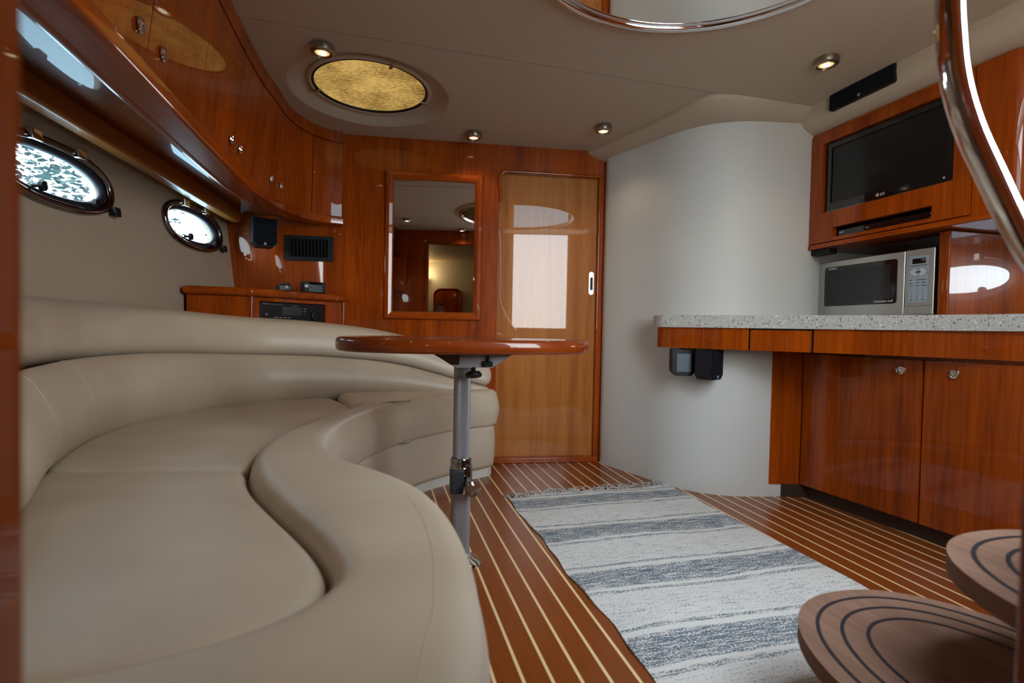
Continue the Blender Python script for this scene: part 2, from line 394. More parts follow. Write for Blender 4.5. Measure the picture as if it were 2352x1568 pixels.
def filled(name, rows, mat, parent, sharp=60):
    bm = bmesh.new(); n = len(rows[0]); V = [[bm.verts.new(p) for p in r] for r in rows]
    for a, b in zip(V, V[1:]):
        for j in range(n): bm.faces.new((a[j], a[(j + 1) % n], b[(j + 1) % n], b[j]))
    for r in (V[0], V[-1]):
        bmesh.ops.triangle_fill(bm, use_beauty=True, use_dissolve=False, edges=[bm.edges.get((r[j], r[(j + 1) % n])) for j in range(n)])
    bmesh.ops.recalc_face_normals(bm, faces=bm.faces)
    me = bpy.data.meshes.new(name); bm.to_mesh(me); bm.free()
    return link(name, me, mat, parent, True, sharp)
def cushion(name, poly, z0, z1, r, mat, parent, bulge=0.0, rb=None, k=5):
    """upholstered block: rounded top edge r, bulging side, rounded bottom rb"""
    poly = soften(poly); nn = normals2(poly); rb = rb if rb is not None else r * .6; rows = []
    def ring(off, z): rows.append([(p[0] + q[0] * off, p[1] + q[1] * off, z) for p, q in zip(poly, nn)])
    ring(-rb * 1.2, z0)
    for i in range(k + 1):
        a = pi / 2 * i / k; ring(-rb + rb * sin(a), z0 + rb - rb * cos(a))
    for i in range(1, 4):
        u = i / 4; z = z0 + rb + (z1 - r - z0 - rb) * u; ring(bulge * sin(pi * u), z)
    for i in range(k + 1):
        a = pi / 2 * i / k; ring(-r + r * cos(a), z1 - r + r * sin(a))
    ring(-r * 1.25, z1 + .001)
    return filled(name, rows, mat, parent)
def text(name, s, f, size, mat, parent, depth=.0006, align='LEFT', shear=0):
    """flat lettering; f maps (right, up, out) to the cabin"""
    cu = bpy.data.curves.new(name, 'FONT'); cu.body = s; cu.size = size; cu.align_x = align; cu.extrude = depth; cu.shear = shear
    o = bpy.data.objects.new(name, cu); C.objects.link(o)
    dg = bpy.context.evaluated_depsgraph_get(); me = bpy.data.meshes.new_from_object(o.evaluated_get(dg))
    bpy.data.objects.remove(o); bpy.data.curves.remove(cu)
    for v in me.vertices: v.co = Vector(f(*v.co))
    me.name = name; me.materials.clear()
    return link(name, me, mat, parent)

# ================================================================== SETTING
# bulkhead frame of reference: u along it, v out into the saloon
BW = Vector((.9925, -.1224)); BN = Vector((-.1224, -.9925)); B0 = Vector((0, 3.09))
def BK(u, z, v): p = B0 + BW * u + BN * v; return (p.x, p.y, z)
# floor: teak planks with holly strips
fl = struct(box('floor', -1.3, 2.8, -2.2, 3.25, -.06, -.006, teak), 'teak and holly cabin floor')
PITCH = .0668; X0 = .270
pl_me = None
for k in range(-7, 29):
    x = X0 + PITCH * k
    if pl_me is None:
        o = box('plank', x + .0042, x + PITCH - .0042, .24, 3.12, -.006, 0, teak, fl); pl_me = (o.data, k)
    else:
        o = bpy.data.objects.new('plank', pl_me[0]); C.objects.link(o); setp(o, fl); o.location.x = PITCH * (k - pl_me[1])
st_me = None
for k in range(-7, 30):
    x = X0 + PITCH * k
    if st_me is None:
        o = box('holly_strip', x - .0042, x + .0042, .24, 3.12, -.006, .0004, holly, fl); st_me = (o.data, k)
    else:
        o = bpy.data.objects.new('holly_strip', st_me[0]); C.objects.link(o); setp(o, fl); o.location.x = PITCH * (k - st_me[1])

# hull side on the left: leaning out, two port openings
def HL(y, z, c): return (-1.435 + .19 * y - .12 * (max(z, .90) - 1.3) - c, y, z)
PORT_L = [(2.03, 1.305), (2.84, 1.295)]
struct(holed('wall_left', [(.2, -.02), (3.3, -.02), (3.3, .9), (3.3, 1.95), (.2, 1.95), (.2, .9)], [ell(y, z, .225, .088, 36, 2.3) for y, z in PORT_L], 0, .05, hull_m, HL), 'beige padded hull side with two oval ports')
def HR(y, z, c): return (2.80 + c, y, z)
PORT_R = (1.12, 1.11)
struct(holed('wall_right', rect(.2, 3.2, -.02, 1.98), [ell(*PORT_R, .225, .088, 36, 2.3)], 0, .05, hull_m, HR), 'beige hull side beyond the galley')
# forward bulkhead with the door opening
DU0, DU1, DZ1 = .700, 1.338, 1.775
door_hole = [(DU0, .03), (DU1, .03), (DU1, DZ1)] + [(DU0 + .05 - .05 * sin(a), DZ1 - .05 + .05 * cos(a)) for a in [pi / 2 * i / 6 for i in range(7)]]
wf = struct(holed('wall_front', rect(-.95, 1.385, 0, 1.97), [door_hole], 0, -.028, cherry, BK), 'glossy cherry forward bulkhead')
# seam batten at the left end of the bulkhead
box('joint_strip', -.728, -.718, .003, -.002, .97, 1.44, cherry, wf, f=lambda u, v, z: BK(u, z, v))
tr = struct(tube('trim_1', [BK(u, z, .006) for u, z in ([(DU0 + .012, 1.60)] + [(DU0 + .05 - .05 * sin(a), DZ1 - .05 + .05 * cos(a)) for a in [pi / 2 * (6 - i) / 6 for i in range(7)]] + [(DU1, DZ1)])], .009, cherry), 'rounded cherry moulding above the door')
box('threshold', DU0 - .03, DU1 + .01, -.027, .03, 0, .032, cherry, wf, .004, f=lambda u, v, z: BK(u, z, v))
box('door_stop', DU1 - .012, DU1 + .002, -.027, .004, .03, DZ1, cherry, wf, .003, f=lambda u, v, z: BK(u, z, v))
dr = struct(holed('door_1', rect(DU0 - .03, DU1 + .03, .002, DZ1 + .03), [], -.0285, -.06, cherry_door, BK), 'pale figured cherry sliding door')
dr['label'] = 'pale figured cherry sliding door'
hp = prism('door_handle', rrect(1.280, 1.312, 1.045, 1.190, .0155), -.0285, -.023, satin, dr, f=lambda a, b, c: BK(a, b, c))
prism('finger_recess', rrect(1.289, 1.305, 1.075, 1.155, .0075), -.0235, -.0222, black, hp, f=lambda a, b, c: BK(a, b, c))
lathe('catch_screw', [(.003, 0), (.003, .003), (.001, .004)], BK(1.288, .955, -.029), chrome, dr, (BN.x, BN.y, 0), 8)
lathe('catch_screw', [(.003, 0), (.003, .003), (.001, .004)], BK(1.292, .98, -.029), chrome, dr, (BN.x, BN.y, 0), 8)
# curved white wall
WP = sp2([(1.385, 2.96), (1.345, 2.86), (1.43, 2.61), (1.505, 2.385), (1.60, 2.245), (1.745, 2.155), (1.97, 2.105), (2.10, 2.095), (2.20, 2.12)], 49)
wn = normals2(WP + [(2.8, 2.6), (1.9, 3.1)])[:len(WP)]
poly = WP + [(2.24, 2.16), (2.10, 2.135)] + [(p[0] - q[0] * .03, p[1] - q[1] * .03) for p, q in list(zip(WP, wn))[-4:0:-1]]
struct(prism('wall_curved', poly, 0, 1.90, white_vinyl, smooth=True), 'white vinyl wall curving out beside the door')
struct(box('wall_alcove', 2.62, 2.66, 1.50, 2.14, .80, 1.30, white_vinyl), 'white back of the microwave alcove')
struct(box('wall_alcove_side', 2.19, 2.80, 2.128, 2.16, .60, 1.90, white_vinyl), 'white side of the microwave alcove')
struct(box('wall_forward', 1.30, 2.85, 3.16, 3.20, 0, 1.98, white_trim), 'lining forward of the curved wall')
# ceiling: aft and forward panels, companionway hole, hatch bowl
HC = (-.05, 2.555)
cw = rect(.72, 1.66, .275, .545)
def CE(x, y, z): return (x, y, z)
ca = struct(holed('ceiling', rect(-1.45, 2.85, .2, 2.0525), [cw], 1.932, 1.99, ceil_m, CE), 'beige padded ceiling')
bow = ell(*HC, .372, .38, 48)
fp = struct(holed('ceiling_forward', rect(-1.45, 2.85, 2.0575, 3.25), [bow], 1.933, 1.99, ceil_m, CE), 'beige forward ceiling panel with the round hatch')
rows = [[(HC[0] + r * cos(2 * pi * k / 48) , HC[1] + r * 1.02 * sin(2 * pi * k / 48), z) for k in range(48)] for r, z in ((.378, 1.9325), (.366, 1.936), (.350, 1.945), (.330, 1.958), (.310, 1.969), (.292, 1.974), (.27, 1.975))]
grid('hatch_bowl', rows, ceil_m, fp, False, True)
hw = struct(tube('window_4', [(HC[0] + .277 * cos(2 * pi * k / 48), HC[1] + .280 * sin(2 * pi * k / 48), 1.969) for k in range(48)], .012, ceil_m, closed=True), 'round ceiling hatch behind a gold woven shade')
tube('gasket', [(HC[0] + .264 * cos(2 * pi * k / 48), HC[1] + .267 * sin(2 * pi * k / 48), 1.966) for k in range(48)], .007, black, hw, 8, closed=True)
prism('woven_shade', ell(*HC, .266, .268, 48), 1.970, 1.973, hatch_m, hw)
for a in (2.85, 5.05, .25):
    box('shade_clip', -.012, .035, -.007, .007, 1.952, 1.958, nickel, hw, .002, f=lambda x, y, z, a=a: (HC[0] + (.262 + x) * cos(a) - y * sin(a), HC[1] + (.262 + x) * sin(a) + y * cos(a), z))
seam_m = plain('seam_shadow', (.10, .08, .06), .8)
box('seam_shade_strip', -.6, 1.47, 2.0525, 2.0575, 1.937, 1.985, seam_m, fp)  # dark strip: groove shade between the ceiling panels put into the colour
# cove between ceiling and curved wall, and the beam over the galley
ci = resample(sp2([(1.215, 3.03), (1.375, 2.49), (1.445, 2.17), (1.475, 2.09), (1.53, 2.055), (1.663, 2.037), (2.03, 2.036)], 50), 40)
cou = resample(sp2([(1.36, 2.95), (1.345, 2.86), (1.43, 2.60), (1.503, 2.365), (1.60, 2.215), (1.74, 2.135), (1.97, 2.105), (2.06, 2.10)], 50), 40)
rows = []
for a, b in zip(ci, cou):
    a = Vector(a); b = Vector(b); rows.append([(a.x, a.y, 1.96), (a.x, a.y, 1.924), (*(a + (b - a) * .05), 1.914), (*(a + (b - a) * .5), 1.889), (*(a + (b - a) * 1.0), 1.872), (*(a + (b - a) * 1.25), 1.872), (*(a + (b - a) * 1.25), 1.96)])
struct(grid('trim_2', rows, ceil_m, None, False, True, True, True, 40), 'beige padded cove above the curved white wall')
prof = [(2.022, 1.96), (2.022, 1.90), (2.026, 1.872), (2.036, 1.852), (2.055, 1.836), (2.085, 1.822), (2.12, 1.815), (2.85, 1.815), (2.85, 1.96)]
struct(grid('trim_3', [[(x, y, z) for x, z in prof] for y in (2.105, 1.6, 1.1, .27)], ceil_m, None, False, True, True, True, 40), 'beige padded beam above the television cabinet')
# aft bulkhead with doorway and companionway
def AB(x, z, c): return (x, .27 - c, z)
JL, JR = -.152, .480
wb = struct(holed('wall_back', rect(-1.35, 2.85, 0, 1.99), [rrect(JL, JR, .012, 1.77, .012, 3), rect(.80, 1.46, .84, 1.985)], 0, .055, cherry, AB), 'cherry aft bulkhead with the cabin doorway')
tube('doorway_bead', [(JL - .014, .272, .01), (JL - .014, .272, 1.782), (JR + .014, .272, 1.782), (JR + .014, .272, .01)], .007, cherry, wb, 8)
# companionway trunk
struct(holed('trim_4', rect(.70, 1.68, .215, .565), [rect(.72, 1.66, .235, .545)], 1.985, 2.06, white_trim, CE), 'companionway coaming')
# aft cabin seen in the mirror
for nm, b in (('wall_aft_left', (-.95, -.90, -2.15, .215, 0, 1.90)), ('wall_aft_right', (.78, .83, -2.15, .215, 0, 1.90)), ('wall_aft_end', (-.95, .83, -2.2, -2.15, 0, 1.90)), ('ceiling_aft', (-.95, .83, -2.2, .215, 1.88, 1.93))):
    struct(box(nm, *b, white_trim if 'wall' in nm else ceil_m), 'cream lining of the aft cabin')
ad = struct(prism('door_2', rrect(-.42, .02, .05, 1.45, .10), -2.15, -2.125, cherry, f=lambda a, b, c: (a, c, b)), 'small round-cornered cherry door of the aft cabin')
tube('door_moulding', [(a, -2.122, b) for a, b in rrect(-.42, .02, .05, 1.45, .10)], .012, cherry, ad, 8, closed=True)

# ------------------------------------------------------------------ ports
def port(name, f, y, z, label, latch=1):
    w_ = struct(tube(name, [f(a, b, -.006) for a, b in ell(y, z, .240, .102, 48, 2.3)], .014, port_m, closed=True), label)
    tube('gasket', [f(a, b, .01) for a, b in ell(y, z, .219, .083, 48, 2.3)], .016, rubber, w_, 8, closed=True)
    holed('pane', ell(y, z, .222, .086, 40, 2.3), [], .018, .022, glass_m, f, w_)
    for da in (-.09, .09):
        box('hinge', y + da - .018, y + da + .018, z + .082, z + .118, -.034, -.012, chrome, w_, .004, f=f)
    for da in (-.10, .12):
        lathe('dog_knob', [(.006, 0), (.006, .02), (.016, .022), (.016, .034), (.008, .038)], f(y + da, z - .062, -.004), black, w_, Vector(f(0, 0, -1)) - Vector(f(0, 0, 0)), 12)
    box('dog_arm', y + .215, y + .245, z - .085, z - .05, -.034, -.012, black, w_, .004, f=f)
port('window_1', HL, *PORT_L[0], 'oval chrome port on the left nearest the camera')
port('window_2', HL, *PORT_L[1], 'oval chrome port on the left near the bulkhead')
port('window_3', HR, *PORT_R, 'oval chrome port of the galley side')

# ------------------------------------------------------------------ left upper lockers (overhead)
CF = [(-.58, .28), (-.58, 1.0), (-.58, 1.5), (-.58, 1.9), (-.576, 2.2), (-.560, 2.5), (-.505, 2.80), (-.42, 2.97), (-.32, 3.065), (-.215, 3.10)]
CFs = sp2(CF, 90)
def left_off(path, d):
    out = []
    for i, p in enumerate(path):
        a = path[max(i - 1, 0)]; b = path[min(i + 1, len(path) - 1)]; t = Vector((b[0] - a[0], b[1] - a[1])).normalized()
        out.append((p[0] - t.y * d, p[1] + t.x * d))
    return out
def sub(path, y0, y1):
    """part of the front curve between two stations measured along the boat"""
    out = [p for p in path if y0 <= p[1] <= y1]
    def at(y):
        for a, b in zip(path, path[1:]):
            if a[1] <= y <= b[1] and b[1] > a[1]:
                u = (y - a[1]) / (b[1] - a[1]); return (a[0] + (b[0] - a[0]) * u, y)
    s, e2 = at(y0), at(y1)
    return ([s] if s else []) + out + ([e2] if e2 else [])
def strip(name, path, t, z0, z1, mat, parent, bev=0):
    """curved panel: path offset outwards (towards the saloon) by t"""
    front = left_off(path, -t)
    return prism(name, path + front[::-1], z0, z1, mat, parent, bev, 2, smooth=True)
lk = thing('overhead_locker', (-.8, 1.7, 1.42), 'long curved cherry overhead locker with glossy doors above the sofa', 'cabinet')
back = [(-1.22, 3.2), (-1.22, .28)]
prism('carcass', left_off(CFs, .006) + [(-.215, 3.16)] + back, 1.565, 1.935, cherry, lk, smooth=True)
joints = [.30, 1.457, 1.83, 2.20, 2.46, 2.735, 3.02, 3.088]
door_objs = []
for a, b in zip(joints, joints[1:]):
    d_ = strip('locker_door', sub(CFs, a + .002, b - .002), .012, 1.447, 1.868, cherry, lk); door_objs.append(d_)
strip('crown', CFs, .016, 1.872, 1.935, cherry, lk)
# lip, moulding and soffit underneath: swept profile
def sweep(name, path, prof, mat, parent):
    rows = []
    offs = {o_: left_off(path, -o_) for o_ in {o_ for o_, _ in prof}}
    for i in range(len(path)): rows.append([(*offs[o_][i], z) for o_, z in prof])
    return weighted(grid(name, rows, mat, parent, False, True, True, True, 45), True)
sweep('lip', CFs, [(0, 1.447), (.024, 1.447), (.031, 1.444), (.034, 1.438), (.034, 1.406), (.031, 1.401), (.024, 1.399), (-.05, 1.398), (-.05, 1.60), (-.004, 1.60), (-.004, 1.447)], cherry_y, lk)
sp_ = sub(CFs, .28, 2.86)
sweep('moulding', sp_, [(-.045, 1.41), (-.050, 1.398), (-.062, 1.394), (-.078, 1.400), (-.082, 1.425), (-.082, 1.60), (-.05, 1.60)], cherry_y, lk)
def zs(y): return 1.445 + .075 * (3.1 - y)
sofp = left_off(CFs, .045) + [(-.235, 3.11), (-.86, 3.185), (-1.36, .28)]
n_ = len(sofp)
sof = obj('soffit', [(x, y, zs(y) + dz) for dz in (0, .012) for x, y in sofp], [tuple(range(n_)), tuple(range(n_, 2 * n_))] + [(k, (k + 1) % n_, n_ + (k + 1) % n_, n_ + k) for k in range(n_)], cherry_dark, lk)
# tan valance board at the hull
vrows = []
for y in (.28, 1.0, 2.0, 3.10):
    xv = -1.335 + .19 * y; zt = zs(y) - .001; zb = 1.380 + .068 * (3.1 - y)
    vrows.append([(xv, y, zt), (xv, y, zb + .016), (xv - .004, y, zb + .006), (xv - .014, y, zb), (xv - .05, y, zb), (xv - .06, y, zt)])
tag(weighted(grid('valance', vrows, tan_trim, None, False, True, True, True, 45), True), 'tan wooden valance strip running along the hull above the ports', 'trim')
# the locker faces lean in towards the top
def lean(o):
    for v in o.data.vertices:
        k = min(1, max(0, (3.08 - v.co.y) / .45)); v.co.x += .12 * (v.co.z - 1.44) * k
for o_ in lk.children:
    if o_.name.split('.')[0] in ('locker_door', 'crown', 'carcass'): lean(o_)
# ring pulls
def pull(y, dy_par):
    q = sub(CFs, y - .01, y + .01); p = q[len(q) // 2]
    t = Vector((q[-1][0] - q[0][0], q[-1][1] - q[0][1])).normalized(); n = Vector((t.y, -t.x))
    p = (p[0] + .0095 * min(1, max(0, (3.08 - p[1]) / .45)), p[1])
    r = lathe('pull', [(.011, .012), (.012, .014), (.017, .015), (.019, .018), (.017, .0215), (.012, .020), (.010, .016)], (p[0], p[1], 1.522), chrome, dy_par, (n.x, n.y, 0), 20)
pull(1.457 - .065, door_objs[0]); pull(1.457 + .065, door_objs[1])
pull(2.20 - .055, door_objs[2]); pull(2.20 + .055, door_objs[3])
pull(2.735 - .05, door_objs[4]); pull(2.735 + .05, door_objs[5])

# ================================================================== FURNITURE
# ------------------------------------------------------------------ curved sofa
sofa = thing('sofa', (-.3, 1.6, 0), 'large curved beige leather sofa wrapping around the pedestal table', 'sofa')
D_OUT = [(.06, .29), (.085, .40), (.108, .509), (.124, .571), (.134, .644), (.141, .72), (.142, .80), (.138, .886), (.122, 1.0), (.095, 1.09), (.045, 1.19), (-.02, 1.28), (-.085, 1.37), (-.122, 1.46), (-.138, 1.57), (-.136, 1.70), (-.108, 1.87), (-.035, 2.09), (.06, 2.27), (.165, 2.41)]
D_IN = [(-.066, 2.30), (-.15, 2.10), (-.235, 1.90), (-.300, 1.70), (-.318, 1.56), (-.315, 1.45), (-.296, 1.33), (-.256, 1.20), (-.181, 1.041), (-.117, .915), (-.075, .82), (-.056, .745), (-.062, .695), (-.10, .645), (-.16, .612), (-.235, .59), (-.34, .58), (-.45, .575)]
d_out = resample(sp2(D_OUT, 120), 90); d_in = resample(sp2(D_IN, 120), 90)
D_POLY = d_out + d_in + [(-.45, .45), (-.45, .29), (-.2, .29)]
dn = normals2(D_POLY)
cushion('front_bolster', D_POLY, .285, .487, .040, leather_m, sofa, .012)
CREV = [(-.40, .50), (-.50, .75), (-.585, 1.02), (-.672, 1.24), (-.775, 1.534), (-.843, 1.90), (-.785, 2.25), (-.56, 2.575), (-.24, 2.695), (.10, 2.735), (.42, 2.752), (.60, 2.758)]
ZF = [.705, .705, .705, .705, .705, .705, .70, .678, .660, .620, .535, .490]
ZG = [.89, .89, .89, .89, .89, .89, .885, .858, .836, .785, .690, .625]
OS = [.8, .8, .75, .70, .66, .64, .62, .64, .74, .84, .85, .85]
crs = spline([(x, y, 0) for x, y in CREV], 110)
zfs = [p.x for p in spline([(v, 0, 0) for v in ZF], 110)]; zgs = [p.x for p in spline([(v, 0, 0) for v in ZG], 110)]; oss = [p.x for p in spline([(v, 0, 0) for v in OS], 110)]
crev2 = [(p.x, p.y) for p in crs]
# seat cushions
def upto(path, test): return [p for p in path if test(p)]
cout = left_off(crev2, .03)
C_POLY = [p for p in cout if p[1] < 1.44] + [(-.30, 1.365)] + [(p[0] - .008, p[1]) for p in d_in if .59 < p[1] < 1.355] + [(-.30, .585), (-.42, .58)]
C_POLY = resample(C_POLY + [C_POLY[0]], 110)[:-1]
cushion('seat_cushion', C_POLY, .30, .462, .026, leather_m, sofa, 0)
A_POLY = [p for p in cout if p[1] >= 1.45 and p[0] < -.25] + [(-.215, 2.68), (-.085, 2.30)] + [(p[0] - .006, p[1]) for p in d_in if 1.375 < p[1] < 2.27]
A_POLY = resample(A_POLY + [A_POLY[0]], 110)[:-1]
cushion('seat_cushion', A_POLY, .30, .456, .022, leather_m, sofa, 0)
B_POLY = resample([(-.205, 2.70), (.1, 2.76), (.42, 2.79), (.585, 2.80), (.635, 2.785), (.655, 2.745), (.64, 2.705), (.585, 2.675), (.44, 2.62), (.30, 2.53), (.150, 2.39), (.05, 2.27), (-.10, 2.26), (-.205, 2.70)], 100)[:-1]
cushion('seat_cushion', B_POLY, .285, .484, .040, leather_m, sofa, .012)
# lower and upper back rolls
def roll(name, prof_fn, i0=0, i1=110):
    rows = []
    for i in range(i0, i1):
        a = crs[max(i - 1, 0)]; b = crs[min(i + 1, 109)]; t = (b - a).normalized(); n = Vector((-t.y, t.x, 0))
        pr_ = prof_fn(i); rows.append([(crs[i].x + n.x * o_, crs[i].y + n.y * o_, z) for o_, z in pr_])
    return grid(name, rows, leather_m, sofa, False, True, True, True, 70)
def profF(i):
    k = oss[i]; z0 = .43; h = zfs[i] - z0; s = min(1, h / .27)
    P = [(.10, 0), (.055, .0), (.032, .08), (.004, .18), (-.026, .33), (-.036, .48), (-.026, .63), (.0, .79), (.028, .92), (.058, .99), (.082, .995), (.108, .94), (.130, .80), (.150, .60)]
    return [(p.x * k, z0 + p.y * h) for p in spline([(a_ * (s if a_ < .05 else 1), b_, 0) for a_, b_ in P], 30)]
def profG(i):
    k = oss[i]; z0 = zfs[i] - .014; h = zgs[i] - z0
    P = [(.22, 0), (.185, .0), (.158, .035), (.134, .10), (.120, .20), (.117, .32), (.122, .48), (.140, .68), (.165, .87), (.212, .97), (.25, 1.0), (.28, .93), (.285, .5)]
    return [(p.x * k, z0 + p.y * h) for p in spline([(a_, b_, 0) for a_, b_ in P], 30)]
lf = roll('lower_back', profF); roll('upper_back', profG)
def capped(name, i, fn):
    pass
# rounded forward ends of the back
for nm, fn in (('back_end', profG),):
    i = 109; t = (crs[109] - crs[107]).normalized(); n = Vector((-t.y, t.x, 0)); pr_ = fn(i)
    cz = sum(z for _, z in pr_) / len(pr_); cu = sum(o_ for o_, _ in pr_) / len(pr_); rows = []
    for k in range(7):
        a = pi / 2 * k / 6; s = max(.02, cos(a)); e_ = .050 * sin(a)
        rows.append([(crs[i].x + t.x * e_ + n.x * (cu + (o_ - cu) * s), crs[i].y + t.y * e_ + n.y * (cu + (o_ - cu) * s), cz + (z - cz) * s) for o_, z in pr_])
    grid(nm, rows, leather_m, sofa, False, True, True, True, 70)
# stitched seams on the lower back
for i in (33, 45, 62):
    a = crs[i - 1]; b = crs[i + 1]; t = (b - a).normalized(); n = Vector((-t.y, t.x, 0))
    tube('seam', [(crs[i].x + n.x * (o_ + .0009), crs[i].y + n.y * (o_ + .0009), z) for o_, z in profF(i)[4:24]], .0014, leather_m, lf, 6)
tube('piping', [(p[0] - q[0] * .060, p[1] - q[1] * .060, .4865) for p, q in list(zip(d_out, normals2(D_POLY)))[3:30]], .0022, leather_m, sofa, 6)
# upholstered base and white kick strip
front = d_out + resample([(.165, 2.405), (.30, 2.53), (.44, 2.62), (.585, 2.675), (.635, 2.70), (.655, 2.745)], 20)[1:]
bpoly = front + [(.64, 2.80), (.42, 2.86), (.0, 2.88), (-.5, 2.72), (-.80, 2.35), (-.90, 1.9), (-.85, 1.4), (-.7, .9), (-.5, .30)]
bpoly = [(p[0] - q[0] * .014, p[1] - q[1] * .014) for p, q in zip(bpoly, normals2(bpoly))]
cushion('base', bpoly, .05, .290, .02, leather_m, sofa, .006, .03)
kp = [(p[0] - q[0] * .030, p[1] - q[1] * .030) for p, q in zip(bpoly, normals2(bpoly))]
prism('kick_strip', kp, .0, .052, white_trim, sofa)
lathe('button', [(.004, 0), (.004, .004), (.001, .005)], (-.02, 1.262, .40), rubber, sofa, (1, .7, 0), 8)

# ------------------------------------------------------------------ pedestal table
TX, TY = .283, 1.735
tb = thing('pedestal_table', (TX, TY, 0), 'oval glossy cherry table on a grey telescopic pedestal', 'table')
tp = ell(TX + .008, TY + .01, .425, .31, 72, 2.7)
nn = normals2(tp); rows = []
for off, z in ((-.05, .744), (-.012, .744), (-.004, .746), (0, .752), (.001, .764), (0, .777), (-.004, .783), (-.012, .7865), (-.05, .787)): rows.append([(p[0] + q[0] * off, p[1] + q[1] * off, z) for p, q in zip(tp, nn)])
grid('tabletop', rows, tabletop_m, tb, False, True, True, True, 50)
def ribbed(name, r, z0, z1, n=44):
    rows = [[(TX + (r if k % 2 else r - .0016) * cos(pi * k / n), TY + (r if k % 2 else r - .0016) * sin(pi * k / n), z) for k in range(2 * n)] for z in (z0, z1)]
    return grid(name, rows, alu, tb, False, True, True, False)
ribbed('upper_tube', .0295, .35, .735); ribbed('lower_tube', .0345, .02, .345)
lathe('base_plate', [(.075, 0), (.075, .004), (.066, .014), (.045, .024), (.038, .034)], (TX, TY, 0), chrome, tb)
cl = lathe('collar', [(.036, .252), (.0395, .262), (.0395, .335), (.037, .341), (.036, .345), (.036, .347), (.0365, .366), (.034, .372), (.030, .374)], (TX, TY, 0), dark_chrome, tb)
box('clamp_block', TX - .040, TX + .004, TY - .046, TY - .01, .256, .336, rubber, cl, .004)
kd = Vector((.35, -.94, 0)).normalized()
lathe('clamp_knob', [(.006, 0), (.006, .026), (.018, .030), (.0275, .038), (.030, .046), (.0275, .055), (.018, .062), (.004, .064)], (TX + kd.x * .036, TY + kd.y * .036, .284), plain('amber_knob', (.10, .045, .025), .1, coat=.6), cl, kd, 24)
# bracket under the top
br = prism('bracket', [(TX - .120, .743), (TX + .155, .743), (TX + .155, .735), (TX + .085, .690), (TX - .035, .690), (TX - .105, .735)], TY - .09, TY + .09, alu, tb, f=lambda a, b, c: (a, c, b))
prism('bracket_cheek', [(TX - .125, .742), (TX - .03, .742), (TX - .03, .702), (TX - .055, .702)], TY - .115, TY - .09, dark_chrome, tb, f=lambda a, b, c: (a, c, b))
lathe('star_knob', [(.008, 0), (.008, .014), (.024, .016), (.029, .022), (.027, .030), (.010, .034)], (TX + .022, TY - .085, .690), black, br, (0, -.35, -1), 8, 60)
box('stop_knob', TX + .052, TX + .084, TY - .105, TY - .090, .694, .712, black, br, .002)
lathe('stop_stem', [(.004, 0), (.004, .022)], (TX + .068, TY - .098, .712), black, br, seg=8)

# ------------------------------------------------------------------ media cabinet in the corner
mc = thing('media_cabinet', (-.6, 3.0, .45), 'corner cherry cabinet with bullnose top holding the stereo behind the sofa', 'cabinet')
MA, MB, MCn = Vector((-.880, 2.703)), Vector((-.612, 2.725)), Vector((-.195, 3.098))
mdir = (MCn - MB).normalized(); mout = Vector((mdir.y, -mdir.x))
def MF(a, z, c): p = MB + mdir * a + mout * c; return (p.x, p.y, z)
ML = (MCn - MB).length
holed('front_panel', rect(.0, ML, .46, .955), [rect(.048, .433, .80, .937)], 0, -.02, cherry, MF, mc)
prism('side_panel', [tuple(MA), tuple(MB), (MB.x + .004, MB.y + .02), (MA.x, MA.y + .02)], .46, .955, cherry, mc)
lathe('corner_post', [(.012, .46), (.012, .957)], (MB.x + .004, MB.y + .010, 0), cherry, mc, seg=16)
lathe('corner_post', [(.012, .46), (.012, .957)], (MCn.x - .006, MCn.y - .006, 0), cherry, mc, seg=16)
tpoly = [(-.888, 2.676), (-.604, 2.700), (-.590, 2.705), (-.185, 3.070), (-.178, 3.085), (-.19, 3.108), (-.80, 3.182), (-.81, 3.1)]
prism('top', tpoly, .957, .998, cherry_y, mc, .016, 4)
# stereo receiver
rc = thing('stereo_receiver', MF(.24, .80, -.02), 'black stereo receiver set in the corner cabinet front', 'receiver')
box('body', .055, .426, .803, .934, -.16, -.010, black, rc, .002, f=lambda a, b, c: MF(a, b, c))
box('display', .175, .290, .870, .915, -.0105, -.008, black_gloss, rc, f=lambda a, b, c: MF(a, b, c))
lathe('volume_knob', [(.031, 0), (.030, .012), (.026, .014), (.020, .014), (.0195, .011), (0, .011)], MF(.375, .872, -.010), black, rc, (mout.x, mout.y, 0), 28)
lathe('power_knob', [(.009, 0), (.0085, .008), (.003, .009)], MF(.085, .872, -.010), dark_chrome, rc, (mout.x, mout.y, 0), 14)
for i in range(5): box('button', .185 + .021 * i, .200 + .021 * i, .842, .848, -.011, -.006, dark_chrome if i == 2 else black_gloss, rc, .001, f=lambda a, b, c: MF(a, b, c))
text('maker_name', 'YAMAHA', lambda a, b, c: MF(.068 + a, .9225 + b, -.0095 + c), .009, gold_print, rc)
text('model_line', 'NATURAL SOUND AV RECEIVER', lambda a, b, c: MF(.105 + a, .9225 + b, -.0095 + c), .005, gold_print, rc)
text('badge', 'CINEMA DSP', lambda a, b, c: MF(.235 + a, .920 + b, -.0095 + c), .006, gold_print, rc)
for i, s_ in enumerate(('TUNER', 'MULTI', 'VCR')): text('key_print', s_, lambda a, b, c, i=i: MF(.30 + a, .905 - .012 * i + b, -.0095 + c), .005, white_print, rc)
text('key_row', 'A/B/C/D/E    PRESET    MEMORY    BASS', lambda a, b, c: MF(.13 + a, .856 + b, -.0095 + c), .0055, white_print, rc)
text('key_row', 'SPEAKERS    INPUT MODE    TREBLE', lambda a, b, c: MF(.15 + a, .826 + b, -.0095 + c), .0055, white_print, rc)
